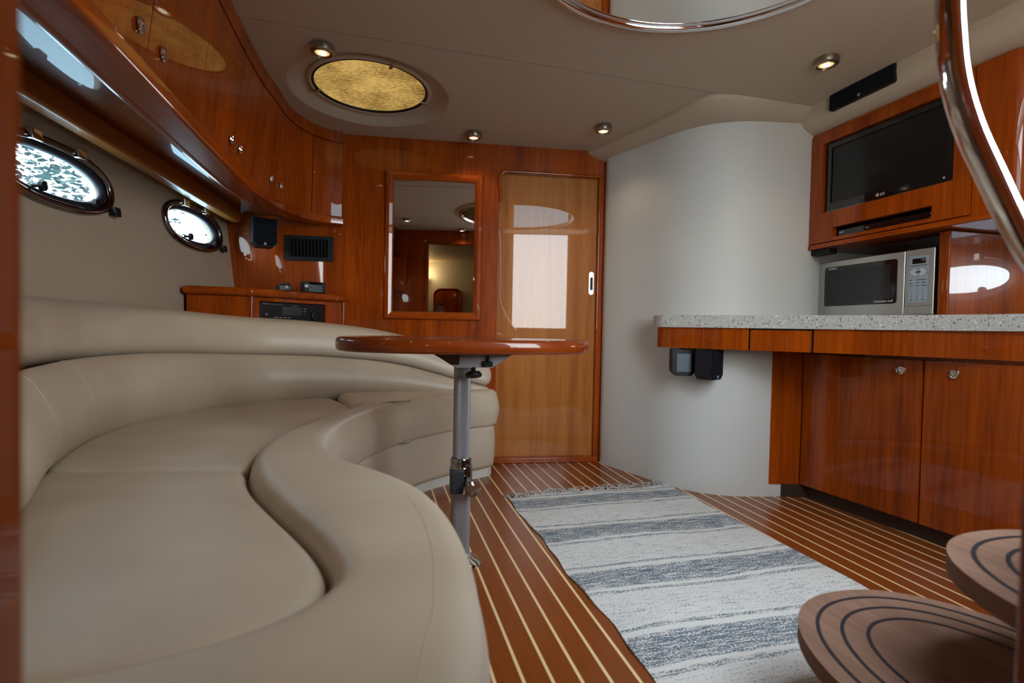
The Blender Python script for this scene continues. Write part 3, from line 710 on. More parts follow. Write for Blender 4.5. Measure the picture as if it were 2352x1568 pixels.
for i in range(3): lathe('jack', [(.0032, 0), (.0032, .003), (.0016, .003)], MF(.352 + .013 * i, .818, -.010), gold_print, rc, (mout.x, mout.y, 0), 8)
# little boxes on the shelf
def SH(cx, cy, ang):
    c_, s_ = cos(ang), sin(ang)
    return lambda x, y, z: (cx + x * c_ - y * s_, cy + x * s_ + y * c_, .998 + z)
sa = math.atan2(mdir.y, mdir.x) - .25
f1 = SH(-.487, 2.892, sa)
cb = thing('gadget', f1(0, 0, 0), 'small dark brown gadget on the corner cabinet shelf, left of the clock', 'gadget')
plastic_b = plain('brown_black_plastic', (.022, .014, .012), .4)
box('body', -.034, .034, -.03, .03, 0, .032, plastic_b, cb, .006, f=f1); box('housing', -.012, .024, -.028, .025, .030, .046, plastic_b, cb, .006, f=f1)
lathe('lens', [(.008, 0), (.008, .003), (.004, .003)], f1(.004, -.03, .021), grey_plastic, cb, Vector(f1(0, -1, 0)) - Vector(f1(0, 0, 0)), 14)
f2 = SH(-.352, 2.985, sa)
ck = thing('clock_radio', f2(0, 0, 0), 'black clock radio with grey key panel on the corner cabinet shelf', 'radio')
box('body', -.062, .058, -.032, .03, 0, .060, black, ck, .005, f=f2)
box('key_panel', -.036, .036, -.0345, -.030, .006, .043, plain('slate_panel', (.06, .07, .09), .4), ck, .001, f=f2)
box('window', -.034, .034, -.0342, -.030, .046, .056, black_gloss, ck, f=f2)
box('label_sticker', -.058, -.040, -.0335, -.030, .028, .042, pale_plastic, ck, f=f2)
for i in range(4): box('key', -.028 + .016 * i, -.018 + .016 * i, -.0365, -.034, .016 if i % 2 else .026, .020 if i % 2 else .030, black, ck, f=f2)

# ------------------------------------------------------------------ speakers
def logo(parent, f, r):
    """three tuning forks in a ring"""
    tube('emblem', [f(r * cos(2 * pi * k / 20), r * sin(2 * pi * k / 20), 0) for k in range(20)], r * .12, white_print, parent, 6, closed=True)
    for a in (pi / 2, pi / 2 + 2.094, pi / 2 + 4.189): tube('emblem_fork', [f(0, 0, 0), f(r * .9 * cos(a), r * .9 * sin(a), 0)], r * .13, white_print, parent, 6)
slate = plain('slate_plate', (.075, .10, .13), .45)
def sat(name, cx, cy, ztop, ang, label, w_=.115, h_=.150, d_=.10, back=False, grp=None, tilt=0):
    c_, s_ = cos(ang), sin(ang)
    def f(x, z, y):                       # x right, z up, y out (towards the front of the speaker)
        yy = y * cos(tilt) - (z) * sin(tilt); zz = z * cos(tilt) + y * sin(tilt)
        return (cx + x * c_ + yy * s_, cy + x * s_ - yy * c_, ztop + zz)
    t_ = thing(name, (cx, cy, ztop - h_), label, 'speaker', grp)
    ch = .022
    pol = [(-w_ / 2, 0), (w_ / 2, 0), (w_ / 2, -h_ + ch), (w_ / 2 - ch, -h_), (-w_ / 2 + ch, -h_), (-w_ / 2, -h_ + ch)]
    prism('enclosure', pol, -d_, 0, black, t_, .004, 2, f=f)
    prism('grille', [(x * .93, z * .955 - .003) for x, z in pol], .0, .005, black_cloth, t_, .002, 2, f=f)
    prism('back_plate', rrect(-w_ * .30, w_ * .30, -h_ * .85, -h_ * .18, .004, 2), -d_ - .003, -d_, slate if back else black, t_, f=f)
    logo(t_, lambda a, b, c: f(a, -h_ + .016 + b, .0055 + c), .0062)
    lathe('hanger', [(.012, -.002), (.012, .003)], f(0, 0, -d_ / 2), black, t_, seg=12)
    return t_
sat('speaker', -.600, 2.995, 1.395, radians(22), 'black satellite speaker hung in the dark corner beside the vent', w_=.125, h_=.155, d_=.085)
# ------------------------------------------------------------------ framed mirror, vent
mi = thing('wall_mirror', BK(.31, .87, 0), 'mirror in a wide mitred cherry frame on the bulkhead', 'mirror')
U0, U1, Z0, Z1, FW = .030, .600, .868, 1.737, .047
G = [(U0, Z0), (U1, Z0), (U1, Z1), (U0, Z1)]; I = [(U0 + FW, Z0 + FW), (U1 - FW, Z0 + FW), (U1 - FW, Z1 - FW), (U0 + FW, Z1 - FW)]
for k in range(4):
    a, b = G[k], G[(k + 1) % 4]; c, d = I[(k + 1) % 4], I[k]
    mid = lambda p, q, t: (p[0] + (q[0] - p[0]) * t, p[1] + (q[1] - p[1]) * t)
    prof_ = [(0, .001), (0, .014), (.12, .021), (.5, .022), (.88, .016), (1, .009), (1, .001)]
    rows = [[BK(*mid(a, d, t), v) for t, v in prof_], [BK(*mid(b, c, t), v) for t, v in prof_]]
    grid('frame_rail', rows, cherry if k % 2 else wood('cherry_rail%d' % k, CH_D, CH_L, 'x'), mi, False, True, True, False)
holed('glass', rect(U0 + FW - .004, U1 - FW + .004, Z0 + FW - .004, Z1 - FW + .004), [], .004, .007, mirror_m, BK, mi)
vt = thing('air_vent', BK(-.40, 1.19, 0), 'black slatted air vent in the cherry bulkhead', 'vent')
holed('bezel', rect(-.532, -.264, 1.192, 1.335), [rect(-.505, -.291, 1.214, 1.316)], 0, .012, black, BK, vt)
box('backing', -.506, -.290, 1.213, 1.317, .001, .003, black, vt, f=lambda a, b, c: BK(a, b, c))
for i in range(11):
    u = -.495 + .0192 * i
    prism('slat', [(u, .003), (u + .003, .002), (u + .014, .010), (u + .011, .012)], 1.215, 1.315, black_gloss, vt, f=lambda a, b, c: BK(a, c, b))
# wall locker on the aft bulkhead (shows in the mirror)
al = thing('wall_locker', (-.46, .30, 1.2), 'small cherry wall locker on the aft bulkhead, seen in the mirror', 'cabinet')
box('body', -.62, -.40, .271, .33, 1.22, 1.62, cherry, al, .01)
box('door', -.605, -.415, .331, .341, 1.24, 1.60, cherry, al, .004)

# ------------------------------------------------------------------ galley counter
CT = [(1.43, 2.44), (1.390, 2.365), (1.386, 2.315), (1.400, 2.272), (1.435, 2.22), (1.53, 2.10), (1.645, 1.985), (1.82, 1.795), (1.985, 1.575), (2.062, 1.43), (2.102, 1.28), (2.118, 1.10), (2.122, .82)]
ct = sp2(CT, 70)
gc = thing('galley_counter', (2.0, 1.7, .74), 'speckled stone galley counter with a curved cherry drawer fascia', 'counter')
prism('countertop', ct + [(2.79, .82), (2.79, 2.09), (2.2, 2.09), (1.97, 2.10), (1.74, 2.15), (1.60, 2.24), (1.51, 2.38)], .846, .906, granite_m, gc, .008, 3)
fas = [p for p in left_off(sp2(CT, 700), .014) if p[1] < 2.34]
def band(y0, y1): return [p for p in reversed(fas) if y0 <= p[1] <= y1]
def fpanel(name, y0, y1, z0=.743, z1=.845, t=.018, mat=cherry):
    p = band(y0, y1); inner = left_off(p, -t)
    return prism(name, p + inner[::-1], z0, z1, mat, gc, smooth=True)
fpanel('fascia_panel', 1.9865, 2.42); fpanel('fascia_panel', .83, 1.7985)
fpanel('drawer_front', 1.8015, 1.9835, .743, .838)
inn = left_off(list(reversed(fas)), -.018)
prism('apron', inn + [(1.6, 2.235), (1.74, 2.145), (1.97, 2.09), (2.2, 2.085), (2.79, 2.085), (2.79, .83)], .745, .845, dark_kick, gc)
# base cabinet
gb = thing('galley_cabinet', (2.4, 1.5, 0), 'cherry base cabinet with two plain doors under the galley counter', 'cabinet')
BF = [(1.905, 2.135), (1.905, 2.122), (1.915, 2.112), (2.0705, 2.078), (2.125, 1.53), (2.165, 1.08), (2.175, .83)]
prism('carcass', BF + [(2.79, .83), (2.79, 2.08), (2.15, 2.085), (2.10, 2.10)], .065, .742, cherry, gb)
prism('toe_kick', [(1.96, 2.11), (2.10, 2.06), (2.15, 1.52), (2.185, 1.08), (2.20, .84), (2.7, .84), (2.7, 2.05)], 0, .066, dark_kick, gb)
def gdoor(a, b):
    d = Vector((b[0] - a[0], b[1] - a[1])).normalized(); n = Vector((d.y, -d.x)); n = n if n.x < 0 else -n
    o = prism('cabinet_door', [a, b, (b[0] + n.x * .014, b[1] + n.y * .014), (a[0] + n.x * .014, a[1] + n.y * .014)], .068, .728, cherry, gb, .003, 2)
    return o, n
d1, n1 = gdoor((2.0722, 2.068), (2.1240, 1.536)); d2, n2 = gdoor((2.1252, 1.528), (2.166, 1.07))
for d_, n_, y, x in ((d1, n1, 1.615, 2.117), (d2, n2, 1.427, 2.134)):
    lathe('knob', [(.017, .012), (.019, .016), (.018, .021), (.014, .022), (.012, .017), (.008, .017), (.007, .020), (.001, .0205)], (x, y, .683), chrome, d_, (n_.x, n_.y, 0), 24)
sat('speaker.001', 1.500, 2.280, .738, radians(160), 'black satellite speaker under the counter showing its pale back plate', w_=.118, h_=.135, d_=.065, back=True)
sat('speaker.002', 1.585, 2.105, .738, radians(28), 'black satellite speaker under the counter with its grille to the camera', w_=.118, h_=.145, d_=.085)

# ------------------------------------------------------------------ television cabinet
tv = thing('television_cabinet', (2.4, 1.7, 1.25), 'cherry wall cabinet framing the television above the galley', 'cabinet')
TO = [(2.098, 2.125), (2.098, 1.30)] + [(2.168 - .07 * cos(a), 1.29 - .07 * sin(a)) for a in [pi / 2 * i / 8 for i in range(9)]] + [(2.79, 1.22), (2.79, 1.25), (2.19, 1.25), (2.15, 1.28), (2.15, 2.125)]
prism('side_shell', [p for p in TO if p[1] < 1.37] + [(2.15, 1.37), (2.098, 1.37)][::1], 1.262, 1.815, cherry, tv, smooth=True) if False else None
corner = [(2.098, 1.376), (2.098, 1.30)] + [(2.168 - .07 * cos(a), 1.29 - .07 * sin(a)) for a in [pi / 2 * i / 8 for i in range(9)]] + [(2.79, 1.22), (2.79, 1.24), (2.17, 1.24), (2.12, 1.29), (2.12, 1.376)]
prism('end_panel', corner, 1.262, 1.815, cherry, tv, smooth=True)
box('side_stile', 2.098, 2.13, 2.092, 2.128, 1.262, 1.815, cherry, tv)
box('bottom', 2.10, 2.79, 1.24, 2.12, 1.250, 1.268, cherry_y, tv)
lipath = [(2.086, 2.128), (2.086, 1.31)] + [(2.166 - .08 * cos(a), 1.29 - .08 * sin(a)) for a in [pi / 2 * i / 8 for i in range(9)]] + [(2.6, 1.21), (2.6, 1.235), (2.17, 1.235), (2.115, 1.29), (2.115, 2.128)]
prism('bottom_lip', lipath, 1.246, 1.268, cherry_y, tv, .006, 3)
def TVF(y, z, c): return (2.098 - c, y, z)
holed('front_panel', rect(1.379, 2.089, 1.272, 1.800), [rect(1.436, 2.022, 1.414, 1.752), rect(1.508, 1.955, 1.288, 1.336)], .010, -.014, cherry, TVF, tv)
box('top_rail', 2.100, 2.12, 1.379, 2.089, 1.801, 1.816, cherry_y, tv)
box('niche', 2.20, 2.22, 1.38, 2.09, 1.27, 1.80, black, tv)
te = thing('television', (2.13, 1.73, 1.414), 'flat black television set into the cherry cabinet', 'television')
box('casing', 2.112, 2.18, 1.440, 2.018, 1.418, 1.748, black_gloss, te, .004)
holed('bezel', rect(1.440, 2.018, 1.418, 1.748), [rect(1.470, 1.988, 1.458, 1.722)], -.006, -.014, black_gloss, TVF, te)
box('screen', 2.1085, 2.1125, 1.472, 1.986, 1.460, 1.720, plain('screen', (.006, .007, .009), .16), te)
box('lower_edge', 2.102, 2.106, 1.440, 2.018, 1.4175, 1.4200, dark_chrome, te)
fl_ = lambda y0, z0: (lambda a, b, c: (2.1028 - c, y0 - a, z0 + b))
text('maker_name', 'LG', fl_(1.735, 1.432), .017, white_print, te)
lathe('emblem', [(.0075, 0), (.0075, .0008), (.002, .001)], (2.104, 1.748, 1.438), plain('emblem_silver', (.55, .5, .5), .3, .5), te, (-1, 0, 0), 20)
lathe('power_light', [(.004, 0), (.004, .001), (.001, .001)], (2.104, 1.478, 1.437), pale_plastic, te, (-1, 0, 0), 12)
dv = thing('disc_player', (2.13, 1.73, 1.288), 'slim black disc player in the slot below the television', 'disc player')
box('body', 2.114, 2.19, 1.512, 1.951, 1.289, 1.322, black, dv, .002)
box('fascia', 2.108, 2.114, 1.512, 1.945, 1.292, 1.319, black_gloss, dv, .001)
text('maker_name', 'SONY', lambda a, b, c: (2.1075 - c, 1.937 - a, 1.304 + b), .010, white_print, dv)
text('disc_mark', 'DVD', lambda a, b, c: (2.1075 - c, 1.80 - a, 1.304 + b), .006, white_print, dv)
for z in (1.312, 1.307, 1.296): box('key', 2.1065, 2.109, 1.518, 1.526, z, z + .002, pale_plastic, dv)
box('under_cabinet_light', 2.11, 2.16, 1.99, 2.11, 1.218, 1.246, black, None, .004)
tag(bpy.data.objects['under_cabinet_light'], 'small black lamp housing under the left end of the television cabinet', 'lamp')
# aft-facing partition beside the microwave
pa = tag(box('partition', 2.178, 2.79, 1.498, 1.540, .907, 1.246, cherry, None, .006), 'glossy cherry partition panel right of the microwave', 'panel')

# ------------------------------------------------------------------ microwave
mw = thing('microwave', (2.3, 1.84, .906), 'stainless steel microwave oven on the galley counter', 'microwave')
def MW(y, z, c): return (2.183 - c, y, z)
box('case', 2.20, 2.55, 1.556, 2.125, .914, 1.190, plain('case_grey', (.05, .05, .052), .35, .5), mw, .006)
dp = box('door', 2.183, 2.202, 1.677, 2.128, .912, 1.190, steel, mw, .005)
prism('window_frame', rrect(1.708, 2.078, .965, 1.160, .012), -.0005, .0015, black_gloss, dp, f=MW)
prism('window', rrect(1.735, 2.055, .985, 1.140, .006), .0012, .0025, plain('oven_window', (.018, .022, .023), .12), dp, f=MW)
cp = box('control_side', 2.183, 2.202, 1.556, 1.674, .912, 1.190, steel, mw, .004)
box('latch_button', 2.1815, 2.184, 1.560, 1.670, .914, .952, steel, cp, .003)
pp = prism('keypad', rrect(1.578, 1.656, .965, 1.160, .003), 0, .0035, grey_plastic, cp, f=MW)
prism('clock_window', rect(1.588, 1.642, 1.127, 1.149), .003, .0042, black_gloss, pp, f=MW)
prism('dial_rim', ell(1.617, 1.092, .036, .020, 32), .003, .0040, ink, pp, f=MW)
prism('dial_face', ell(1.617, 1.092, .0345, .0188, 32), .0038, .0044, pale_plastic, pp, f=MW)
prism('dial_centre', ell(1.617, 1.092, .011, .004, 24), .0042, .0050, ink, pp, f=MW)
for s_ in (-1, 1): prism('dial_sector', [(1.609, 1.092 + s_ * .006), (1.625, 1.092 + s_ * .006), (1.624, 1.092 + s_ * .0175), (1.610, 1.092 + s_ * .0175)], .0042, .0047, grey_plastic, pp, f=MW)
ft = lambda y0, z0: (lambda a, b, c: (2.183 - .0037 - c, y0 - a, z0 + b))
text('keypad_title', 'Convection Microwave', ft(1.652, 1.117), .0075, ink, pp)
for i, row in enumerate((('Grill', 'Combination', 'Defrost'), ('Auto', 'Clock', 'Timer'), ('Cook', 'Power', 'Memory'))):
    for j, s_ in enumerate(row): text('key_print', s_, ft(1.652 - .026 * j, 1.058 - .0125 * i), .0058, ink, pp)
for i, row in enumerate((('1', '2', '3'), ('4', '5', '6'), ('7', '8', '9'), ('Stop', '0', 'Start'))):
    for j, s_ in enumerate(row): text('key_print', s_, ft(1.643 - .024 * j, 1.012 - .0125 * i), .008 if len(s_) == 1 else .0055, ink, pp, align='CENTER')
text('maker_name', 'TAPPAN', lambda a, b, c: (2.1806 - c, 2.060 - a, 1.1455 + b), .013, white_print, dp, shear=.25)
text('model_name', 'Convection Grill', lambda a, b, c: (2.1806 - c, 1.812 - a, .973 + b), .013, white_print, dp, shear=.2)
for i in range(4):
    for j in range(4): box('speaker_hole', 2.1808, 2.1818, 1.650 - .0055 * i, 1.6525 - .0055 * i, .917 + .0055 * j, .9195 + .0055 * j, pale_plastic, cp)
for y in (1.60, 2.08):
    for x in (2.23, 2.5): lathe('foot', [(.012, .9065), (.012, .916)], (x, y, 0), black, mw, seg=12)

# ------------------------------------------------------------------ speaker bar on the beam
sb = thing('centre_speaker', (2.02, 1.77, 1.86), 'long flat black speaker on the ceiling beam over the galley', 'speaker')
def SB(y, z, c): return (2.020 - c, y, z)
sbp = [(1.617, 1.930), (1.922, 1.930), (1.922, 1.862), (1.918, 1.858), (1.630, 1.858), (1.621, 1.862), (1.617, 1.872)]
prism('enclosure', sbp, -.012, .010, black, sb, .002, 2, f=SB)
prism('grille', [(1.770 + (a - 1.770) * .985, 1.894 + (b - 1.894) * .94) for a, b in sbp], .010, .013, black_cloth, sb, f=SB)
logo(sb, lambda a, b, c: (2.0065 - c, 1.770 - a, 1.869 + b), .006)

# ------------------------------------------------------------------ ceiling lights
LAMPS = [(-.231, 2.167, 1.926, 'brushed nickel ceiling downlight just left of the round hatch'), (.509, 2.867, 1.926, 'brushed nickel ceiling downlight above the framed mirror'), (1.167, 2.559, 1.926, 'brushed nickel ceiling downlight in front of the sliding door'),
         (1.732, 1.678, 1.932, 'brushed nickel ceiling downlight beside the black beam speaker'), (-.284, .845, 1.932, 'brushed nickel ceiling downlight over the sofa near the camera, seen in the mirror'), (.238, .38, 1.932, 'brushed nickel ceiling downlight at the aft doorway, seen in the mirror')]
first = None
for x, y, z, lab in LAMPS:
    if first is None:
        first = thing('downlight', (x, y, z), lab, 'ceiling light', 'ceiling downlights')
        lathe('housing', [(.046, .0), (.047, -.010), (.045, -.020), (.041, -.025), (.036, -.026), (.035, -.022), (.031, -.024), (.030, -.026), (.027, -.021)], (x, y, z), nickel, first, seg=36, sharp=25)
        lathe('lens', [(.027, -.0195), (.026, -.0225), (.012, -.0235)], (x, y, z), lens_m, first, seg=24)
        lathe('bulb', [(.016, -.0225), (.015, -.0245), (.004, -.0255)], (x, y, z), lens_core, first, seg=20)
        t_ = first
    else:
        t_ = first.copy(); C.objects.link(t_); t_.location = (x, y, z); t_['label'] = lab
        for ch in first.children:
            if ch.type != 'MESH': continue
            c_ = ch.copy(); C.objects.link(c_); mpi = ch.matrix_parent_inverse.copy(); c_.parent = t_; c_.matrix_parent_inverse = mpi
    l = bpy.data.lights.new('downlight_beam', 'SPOT'); l.energy = 2.6; l.color = (1, .78, .50); l.spot_size = radians(120); l.spot_blend = .8; l.shadow_soft_size = .02
    o = bpy.data.objects.new('downlight_beam', l); C.objects.link(o); o.location = (x, y, z - .035)
# ------------------------------------------------------------------ mirrored ceiling disc
cm = thing('ceiling_mirror', (.845, 1.13, 1.93), 'round ceiling mirror in a thick chrome ring above the table', 'mirror')
MCx, MCy, MR = .845, 1.125, .565
tube('chrome_ring', [(MCx + MR * cos(2 * pi * k / 96), MCy + MR * .99 * sin(2 * pi * k / 96), 1.924) for k in range(96)], .015, chrome, cm, 16, closed=True)
tube('inner_ring', [(MCx + (MR - .022) * cos(2 * pi * k / 96), MCy + (MR - .022) * .99 * sin(2 * pi * k / 96), 1.927) for k in range(96)], .008, chrome, cm, 12, closed=True)
prism('mirror_disc', ell(MCx, MCy, MR - .02, (MR - .02) * .99, 96), 1.924, 1.930, mirror_m, cm)
tube('padded_rim', [(MCx + (MR + .022) * cos(2 * pi * k / 96), MCy + (MR + .022) * .99 * sin(2 * pi * k / 96), 1.931) for k in range(96)], .014, ceil_m, cm, 10, closed=True)

# ------------------------------------------------------------------ companionway steps and rail
def dshape(cx, cyb, hw, nose, y_back, n=40, e_=2.15):
    o = []
    for k in range(n + 1):
        t = pi * k / n; c, s = cos(t), sin(t)
        o.append((cx + hw * math.copysign(abs(c) ** (2 / e_), c), cyb + nose * abs(s) ** (2 / e_)))
    return [(cx + hw, y_back)] + o + [(cx - hw, y_back)]
def tread(parent, cx, cyb, hw, nose, yb, z, t=.032):
    o = prism('tread', dshape(cx, cyb, hw, nose, yb), z - t, z, tread_m, parent, .005, 3)
    for i, ins in enumerate((.034, .075, .117)):
        p = dshape(cx, cyb, hw - ins, nose - ins, yb, 44)[1:-1]
        a = left_off(p, -.0032); b = left_off(p, .0032)
        prism('rubber_inlay', a + b[::-1], z - .002, z + .0012, rubber, o)
    return o
stp = thing('companionway_steps', (1.05, .45, 0), 'stair of rounded teak treads inlaid with black grip lines', 'stairs')
tread(stp, 1.012, .57, .268, .335, .285, .240)
tread(stp, 1.092, .37, .268, .310, .285, .460)
tread(stp, 1.12, .30, .28, .20, .285, .680)
prism('riser_column', [(.90, .275), (1.30, .275), (1.30, .36), (.90, .36)], 0, .648, white_trim, stp)
tube('strut', [(1.24, .66, .0), (1.24, .66, .21)], .016, alu, stp, 12); tube('strut', [(1.27, .50, .24), (1.27, .50, .43)], .016, alu, stp, 12)
hr = thing('handrail', (.68, .47, .7), 'curved polished chrome handrail beside the steps', 'handrail')
tube('rail', spline([(.66, .46, 1.925), (.668, .474, 1.75), (.673, .476, 1.50), (.673, .475, 1.266), (.676, .472, 1.181), (.684, .469, 1.127), (.700, .463, 1.074), (.724, .455, 1.021), (.750, .447, .968), (.782, .438, .914), (.82, .42, .86), (.86, .38, .82), (.88, .33, .80), (.88, .272, .795)], 90), .0155, chrome, hr, 20)
lathe('flange', [(.035, 0), (.035, -.004), (.02, -.01)], (.66, .46, 1.932), chrome, hr, seg=24); lathe('flange', [(.035, 0), (.035, .004), (.02, .01)], (.88, .27, .795), chrome, hr, (0, 1, 0), 24)

# ------------------------------------------------------------------ rug
rg = thing('woven_rug', (1.07, 1.55, 0), 'cream flatweave runner with blue grey stripes and tasselled end', 'rug')
NX, NY = 36, 70; rows = []
def rug_z(x, y): return .0065 + .0022 * sin(x * 9 + y * 5) * sin(y * 6.3) + .0016 * sin(y * 23 + 3 * sin(x * 5))
ry0, ry1 = .74, 2.335
rows = []
for j in range(NY + 1):
    y = ry0 + (ry1 - ry0) * j / NY; v = j / NY
    xl = .645 - .030 * v + .006 * sin(y * 11) + .003 * sin(y * 31); xr = 1.545 - .035 * v + .005 * sin(y * 9 + 1) + .003 * sin(y * 27)
    rows.append([(xl + (xr - xl) * i / NX, y + .05 * (i / NX) + .012 * sin(i / NX * 7) * (v ** 2), max(.003, rug_z(xl + (xr - xl) * i / NX, y))) for i in range(NX + 1)])
low = [[(x, y, .0006) for x, y, z in r] for r in rows]
V = [p for r in rows for p in r] + [p for r in low for p in r]; n_ = NX + 1; off = len(rows) * n_; F_ = []
for j in range(NY):
    for i in range(NX):
        a = j * n_ + i; F_.append((a, a + 1, a + n_ + 1, a + n_)); F_.append((off + a, off + a + n_, off + a + n_ + 1, off + a + 1))
for i in range(NX):
    F_.append((i, off + i, off + i + 1, i + 1)); a = NY * n_ + i; F_.append((a, a + 1, off + a + 1, off + a))
for j in range(NY):
    a = j * n_; F_.append((a, a + n_, off + a + n_, off + a)); a = j * n_ + NX; F_.append((a, off + a, off + a + n_, a + n_))
obj('weave', V, F_, rug_m, rg, True, 60)
fv, ff = [], []
top = rows[-1]
for k in range(130):
    u = (k + random.random() * .8) / 130.0; i = min(int(u * NX), NX - 1); w_ = u * NX - i
    bx = top[i][0] + (top[i + 1][0] - top[i][0]) * w_; by = top[i][1] + (top[i + 1][1] - top[i][1]) * w_
    L_ = random.uniform(.05, .10); ang = random.gauss(0, .7); cur = random.gauss(0, 26)
    P = []; hz_ = random.uniform(.002, .018); x, y, a = bx, by - .004, ang
    for s_ in range(9):
        P.append(Vector((x, y, .004 + hz_ * sin(s_ / 8 * pi)))); x += sin(a) * L_ / 8; y += cos(a) * L_ / 8; a += cur * L_ / 8
    for s_, p in enumerate(P):
        t = (P[min(s_ + 1, 8)] - P[max(s_ - 1, 0)]).normalized(); nn_ = Vector((-t.y, t.x, 0)) * .0028
        fv += [p + nn_, p + Vector((0, 0, .0018)), p - nn_, p - Vector((0, 0, .0018))]
    b_ = len(fv) - 36
    for s_ in range(8):
        for q in range(4): ff.append((b_ + s_ * 4 + q, b_ + s_ * 4 + (q + 1) % 4, b_ + (s_ + 1) * 4 + (q + 1) % 4, b_ + (s_ + 1) * 4 + q))
fo = obj('fringe', fv, ff, cotton_m, rg, True); fo['kind'] = 'stuff'

# ------------------------------------------------------------------ photographer behind the camera (in the mirror)
ps = thing('person', (-.1, -.45, 0), 'person in a dark top kneeling with a camera, seen in the wall mirror', 'person')
def skinned(name, joints_, edges, mat, parent, root=0, sub_=2):
    me = bpy.data.meshes.new(name); me.from_pydata([j[0] for j in joints_], edges, []); me.update()
    o = bpy.data.objects.new(name, me); C.objects.link(o); me.materials.append(mat)
    o.modifiers.new('skin', 'SKIN')
    for i, j in enumerate(joints_):
        sv = me.skin_vertices[0].data[i]; r = j[1]; sv.radius = r if isinstance(r, tuple) else (r, r); sv.use_root = (i == root)
    sd = o.modifiers.new('sub', 'SUBSURF'); sd.levels = sd.render_levels = sub_
    me.polygons.foreach_set if False else None
    dg = bpy.context.evaluated_depsgraph_get(); m2 = bpy.data.meshes.new_from_object(o.evaluated_get(dg)); bpy.data.objects.remove(o)
    m2.shade_smooth(); m2.name = name
    if not m2.materials: m2.materials.append(mat)
    return link(name, m2, mat, parent)
J = [((-.10, -.52, .30), (.15, .12)), ((-.10, -.50, .45), (.14, .10)), ((-.10, -.46, .62), (.16, .11)), ((-.10, -.42, .77), (.15, .09)), ((-.10, -.40, .86), (.055, .055)), ((-.10, -.385, .92), (.052, .055)),
     ((-.27, -.41, .78), .060), ((-.33, -.30, .62), .048), ((-.15, -.14, .70), .036), ((.07, -.41, .78), .060), ((.16, -.30, .62), .048), ((.08, -.14, .70), .036),
     ((-.20, -.48, .26), .090), ((-.24, -.12, .10), .070), ((-.22, -.50, .08), .055), ((-.21, -.74, .05), .040), ((0, -.48, .26), .090), ((.06, -.12, .10), .070), ((.03, -.50, .08), .055), ((.02, -.74, .05), .040)]
Ed = [(0, 1), (1, 2), (2, 3), (3, 4), (4, 5), (3, 6), (6, 7), (7, 8), (3, 9), (9, 10), (10, 11), (0, 12), (12, 13), (13, 14), (14, 15), (0, 16), (16, 17), (17, 18), (18, 19)]
body = skinned('body', J, Ed, shirt_m, ps)
hd = []; HX, HY, HZ = -.10, -.375, 1.012
for i in range(17):
    ph = pi * i / 16; row = []
    for k in range(28):
        th = 2 * pi * k / 28; x = .076 * sin(ph) * cos(th); y = .096 * sin(ph) * sin(th); z = .117 * cos(ph)
        if z < -.03: x *= 1 - .25 * min(1, (-z - .03) / .08); y = y * (1 - .12 * min(1, (-z - .03) / .08)) + .012
        if abs(x) < .016 and y > 0 and -.03 < z < .015: y += .018
        if abs(abs(x) - .03) < .014 and y > .06 and 0 < z < .025: y -= .010
        if abs(x) < .03 and y > 0 and -.066 < z < -.05: y -= .006
        row.append((HX + x, HY + y, HZ + z))
    hd.append(row)
hdo = grid('head', hd, skin_m, ps, False, True, True)
hair = [[(HX + (p[0] - HX) * 1.03, HY + (p[1] - HY) * 1.03 - .004, HZ + (p[2] - HZ) * 1.02) for p in r] for r in hd[:9]]
hair = [[(x, y, z) for x, y, z in r] for r in hair]
hv = [p for r in hair for p in r]; hf = []
for i in range(8):
    for k in range(28):
        a = i * 28 + k; b_ = i * 28 + (k + 1) % 28; c_ = b_ + 28; d_ = a + 28
        cen = [(hv[a][q] + hv[c_][q]) / 2 for q in range(3)]
        if cen[2] > HZ + .085 or cen[1] < HY + .02: hf.append((a, b_, c_, d_))
obj('hair', hv, hf, hair_m, hdo, True)
for s_ in (-1, 1):
    lathe('ear', [(.004, -.004), (.016, 0), (.020, .005), (.012, .008)], (HX + s_ * .074, HY - .004, HZ - .004), skin_m, hdo, (s_, -.2, 0), 14)
    lathe('eye', [(.009, 0), (.006, .006), (.001, .008)], (HX + s_ * .030, HY + .082, HZ + .012), plain('eye_white', (.6, .6, .58), .3), hdo, (0, 1, 0), 12)
for s_, wx in ((-1, -.15), (1, .08)):
    b0 = Vector((wx, -.14, .70)); tip = Vector((.0 + s_ * .055, -.085, .775))
    jj = [(b0, .024), (b0.lerp(tip, .5), (.026, .018))]; ee = [(0, 1)]
    for q in range(4):
        base = len(jj); s0 = b0.lerp(tip, .5) + Vector((0, .004, .010 * (1.5 - q)))
        f1_ = s0 + Vector((-s_ * .012, .018, .032 - .004 * q)); f2_ = f1_ + Vector((-s_ * .018, .010, .020 - .004 * abs(q - 1))); f3_ = f2_ + Vector((-s_ * .016, -.004, .008))
        jj += [(f1_, .0085), (f2_, .008), (f3_, .007)]; ee += [(1, base), (base, base + 1), (base + 1, base + 2)]
    base = len(jj); th = b0.lerp(tip, .35)
    jj += [(th + Vector((-s_ * .014, -.014, .028)), .010), (th + Vector((-s_ * .026, -.018, .050)), .0085)]; ee += [(1, base), (base, base + 1)]
    skinned('hand', jj, ee, skin_m, ps)
cmr = thing('photo_camera', (0, -.10, .76), 'black camera held up by the kneeling person, seen in the mirror', 'camera')
box('camera_body', -.065, .065, -.115, -.070, .775, .865, black, cmr, .008); box('viewfinder', -.022, .022, -.115, -.075, .862, .890, black, cmr, .006)
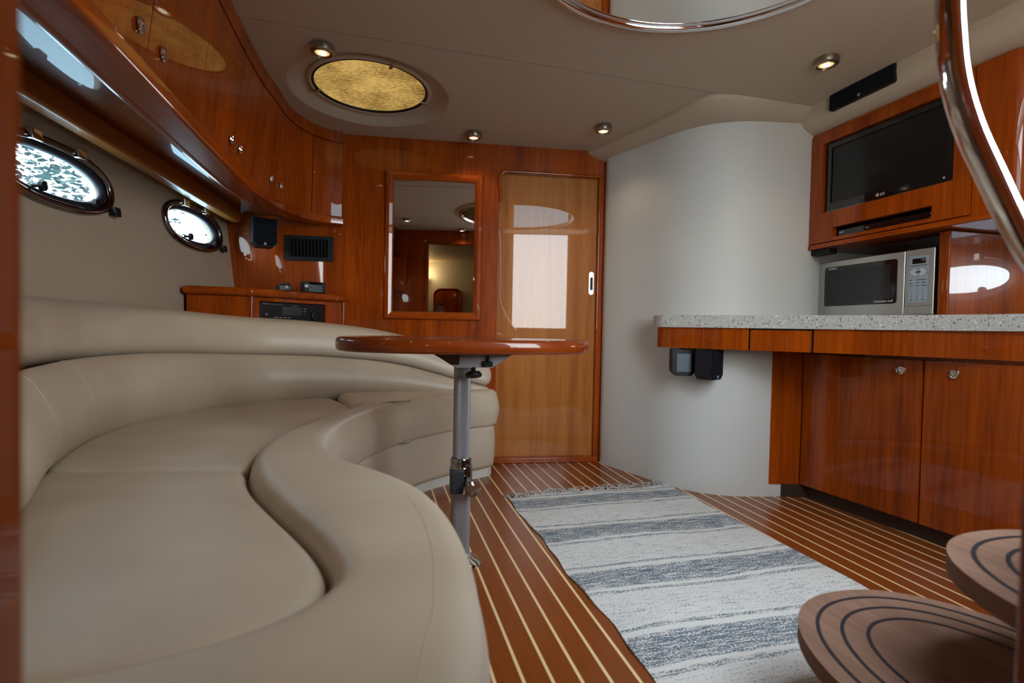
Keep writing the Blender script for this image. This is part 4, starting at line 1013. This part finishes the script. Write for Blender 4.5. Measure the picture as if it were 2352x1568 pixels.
lathe('lens_barrel', [(.036, 0), (.036, .022), (.034, .024), (.030, .030)], (0, -.072, .82), black, cmr, (0, 1, 0), 28)

# ------------------------------------------------------------------ tree on the bank outside the ports
trn = thing('tree', (-6.9, 11.4, -1.0), 'leafy tree outside the left ports', 'tree')
tube('trunk', spline([(-6.9, 11.4, -1), (-6.8, 11.5, 1), (-7.0, 11.4, 3), (-6.9, 11.6, 5)], 16), [.28 - .013 * i for i in range(16)], bark_m, trn, 10)
lv, lf_ = [], []
for c_ in range(60):
    a = random.uniform(0, 2 * pi); r = 2.5 * sqrt(random.random()); cc = Vector((-6.9 + r * cos(a), 11.4 + r * sin(a), random.uniform(1.8, 6.4)))
    for k in range(110):
        p = cc + Vector((random.gauss(0, .5), random.gauss(0, .5), random.gauss(0, .28))); q = Matrix.Rotation(random.uniform(0, 6.28), 3, 'Z') @ Matrix.Rotation(random.uniform(-1, 1), 3, 'X'); s_ = random.uniform(.045, .10)
        b_ = len(lv); lv += [p + q @ Vector(v_) * s_ for v_ in ((-1, 0, 0), (0, -.5, .05), (1, 0, 0), (0, .5, .05))]; lf_.append((b_, b_ + 1, b_ + 2, b_ + 3))
me = bpy.data.meshes.new('foliage'); me.from_pydata([tuple(v_) for v_ in lv], [], lf_); fo = link('foliage', me, leaf_m, trn); fo['kind'] = 'stuff'
# warm lamp of the aft cabin
alp = thing('cabin_lamp', (-.55, -2.1, 1.55), 'small warm wall lamp in the aft cabin, seen in the mirror', 'lamp')
lathe('shade', [(.03, -.04), (.05, .03), (.048, .032), (.028, -.038)], (-.55, -2.06, 1.60), plain('lamp_shade', (.8, .6, .3), .6, emit=(1, .72, .30), es=2.0), alp)
box('wall_plate', -.575, -.525, -2.149, -2.10, 1.57, 1.60, nickel, alp, .004)
l = bpy.data.lights.new('cabin_lamp_glow', 'POINT'); l.energy = 4; l.color = (1, .72, .35); l.shadow_soft_size = .04
o = bpy.data.objects.new('cabin_lamp_glow', l); C.objects.link(o); o.location = (-.55, -2.0, 1.66)
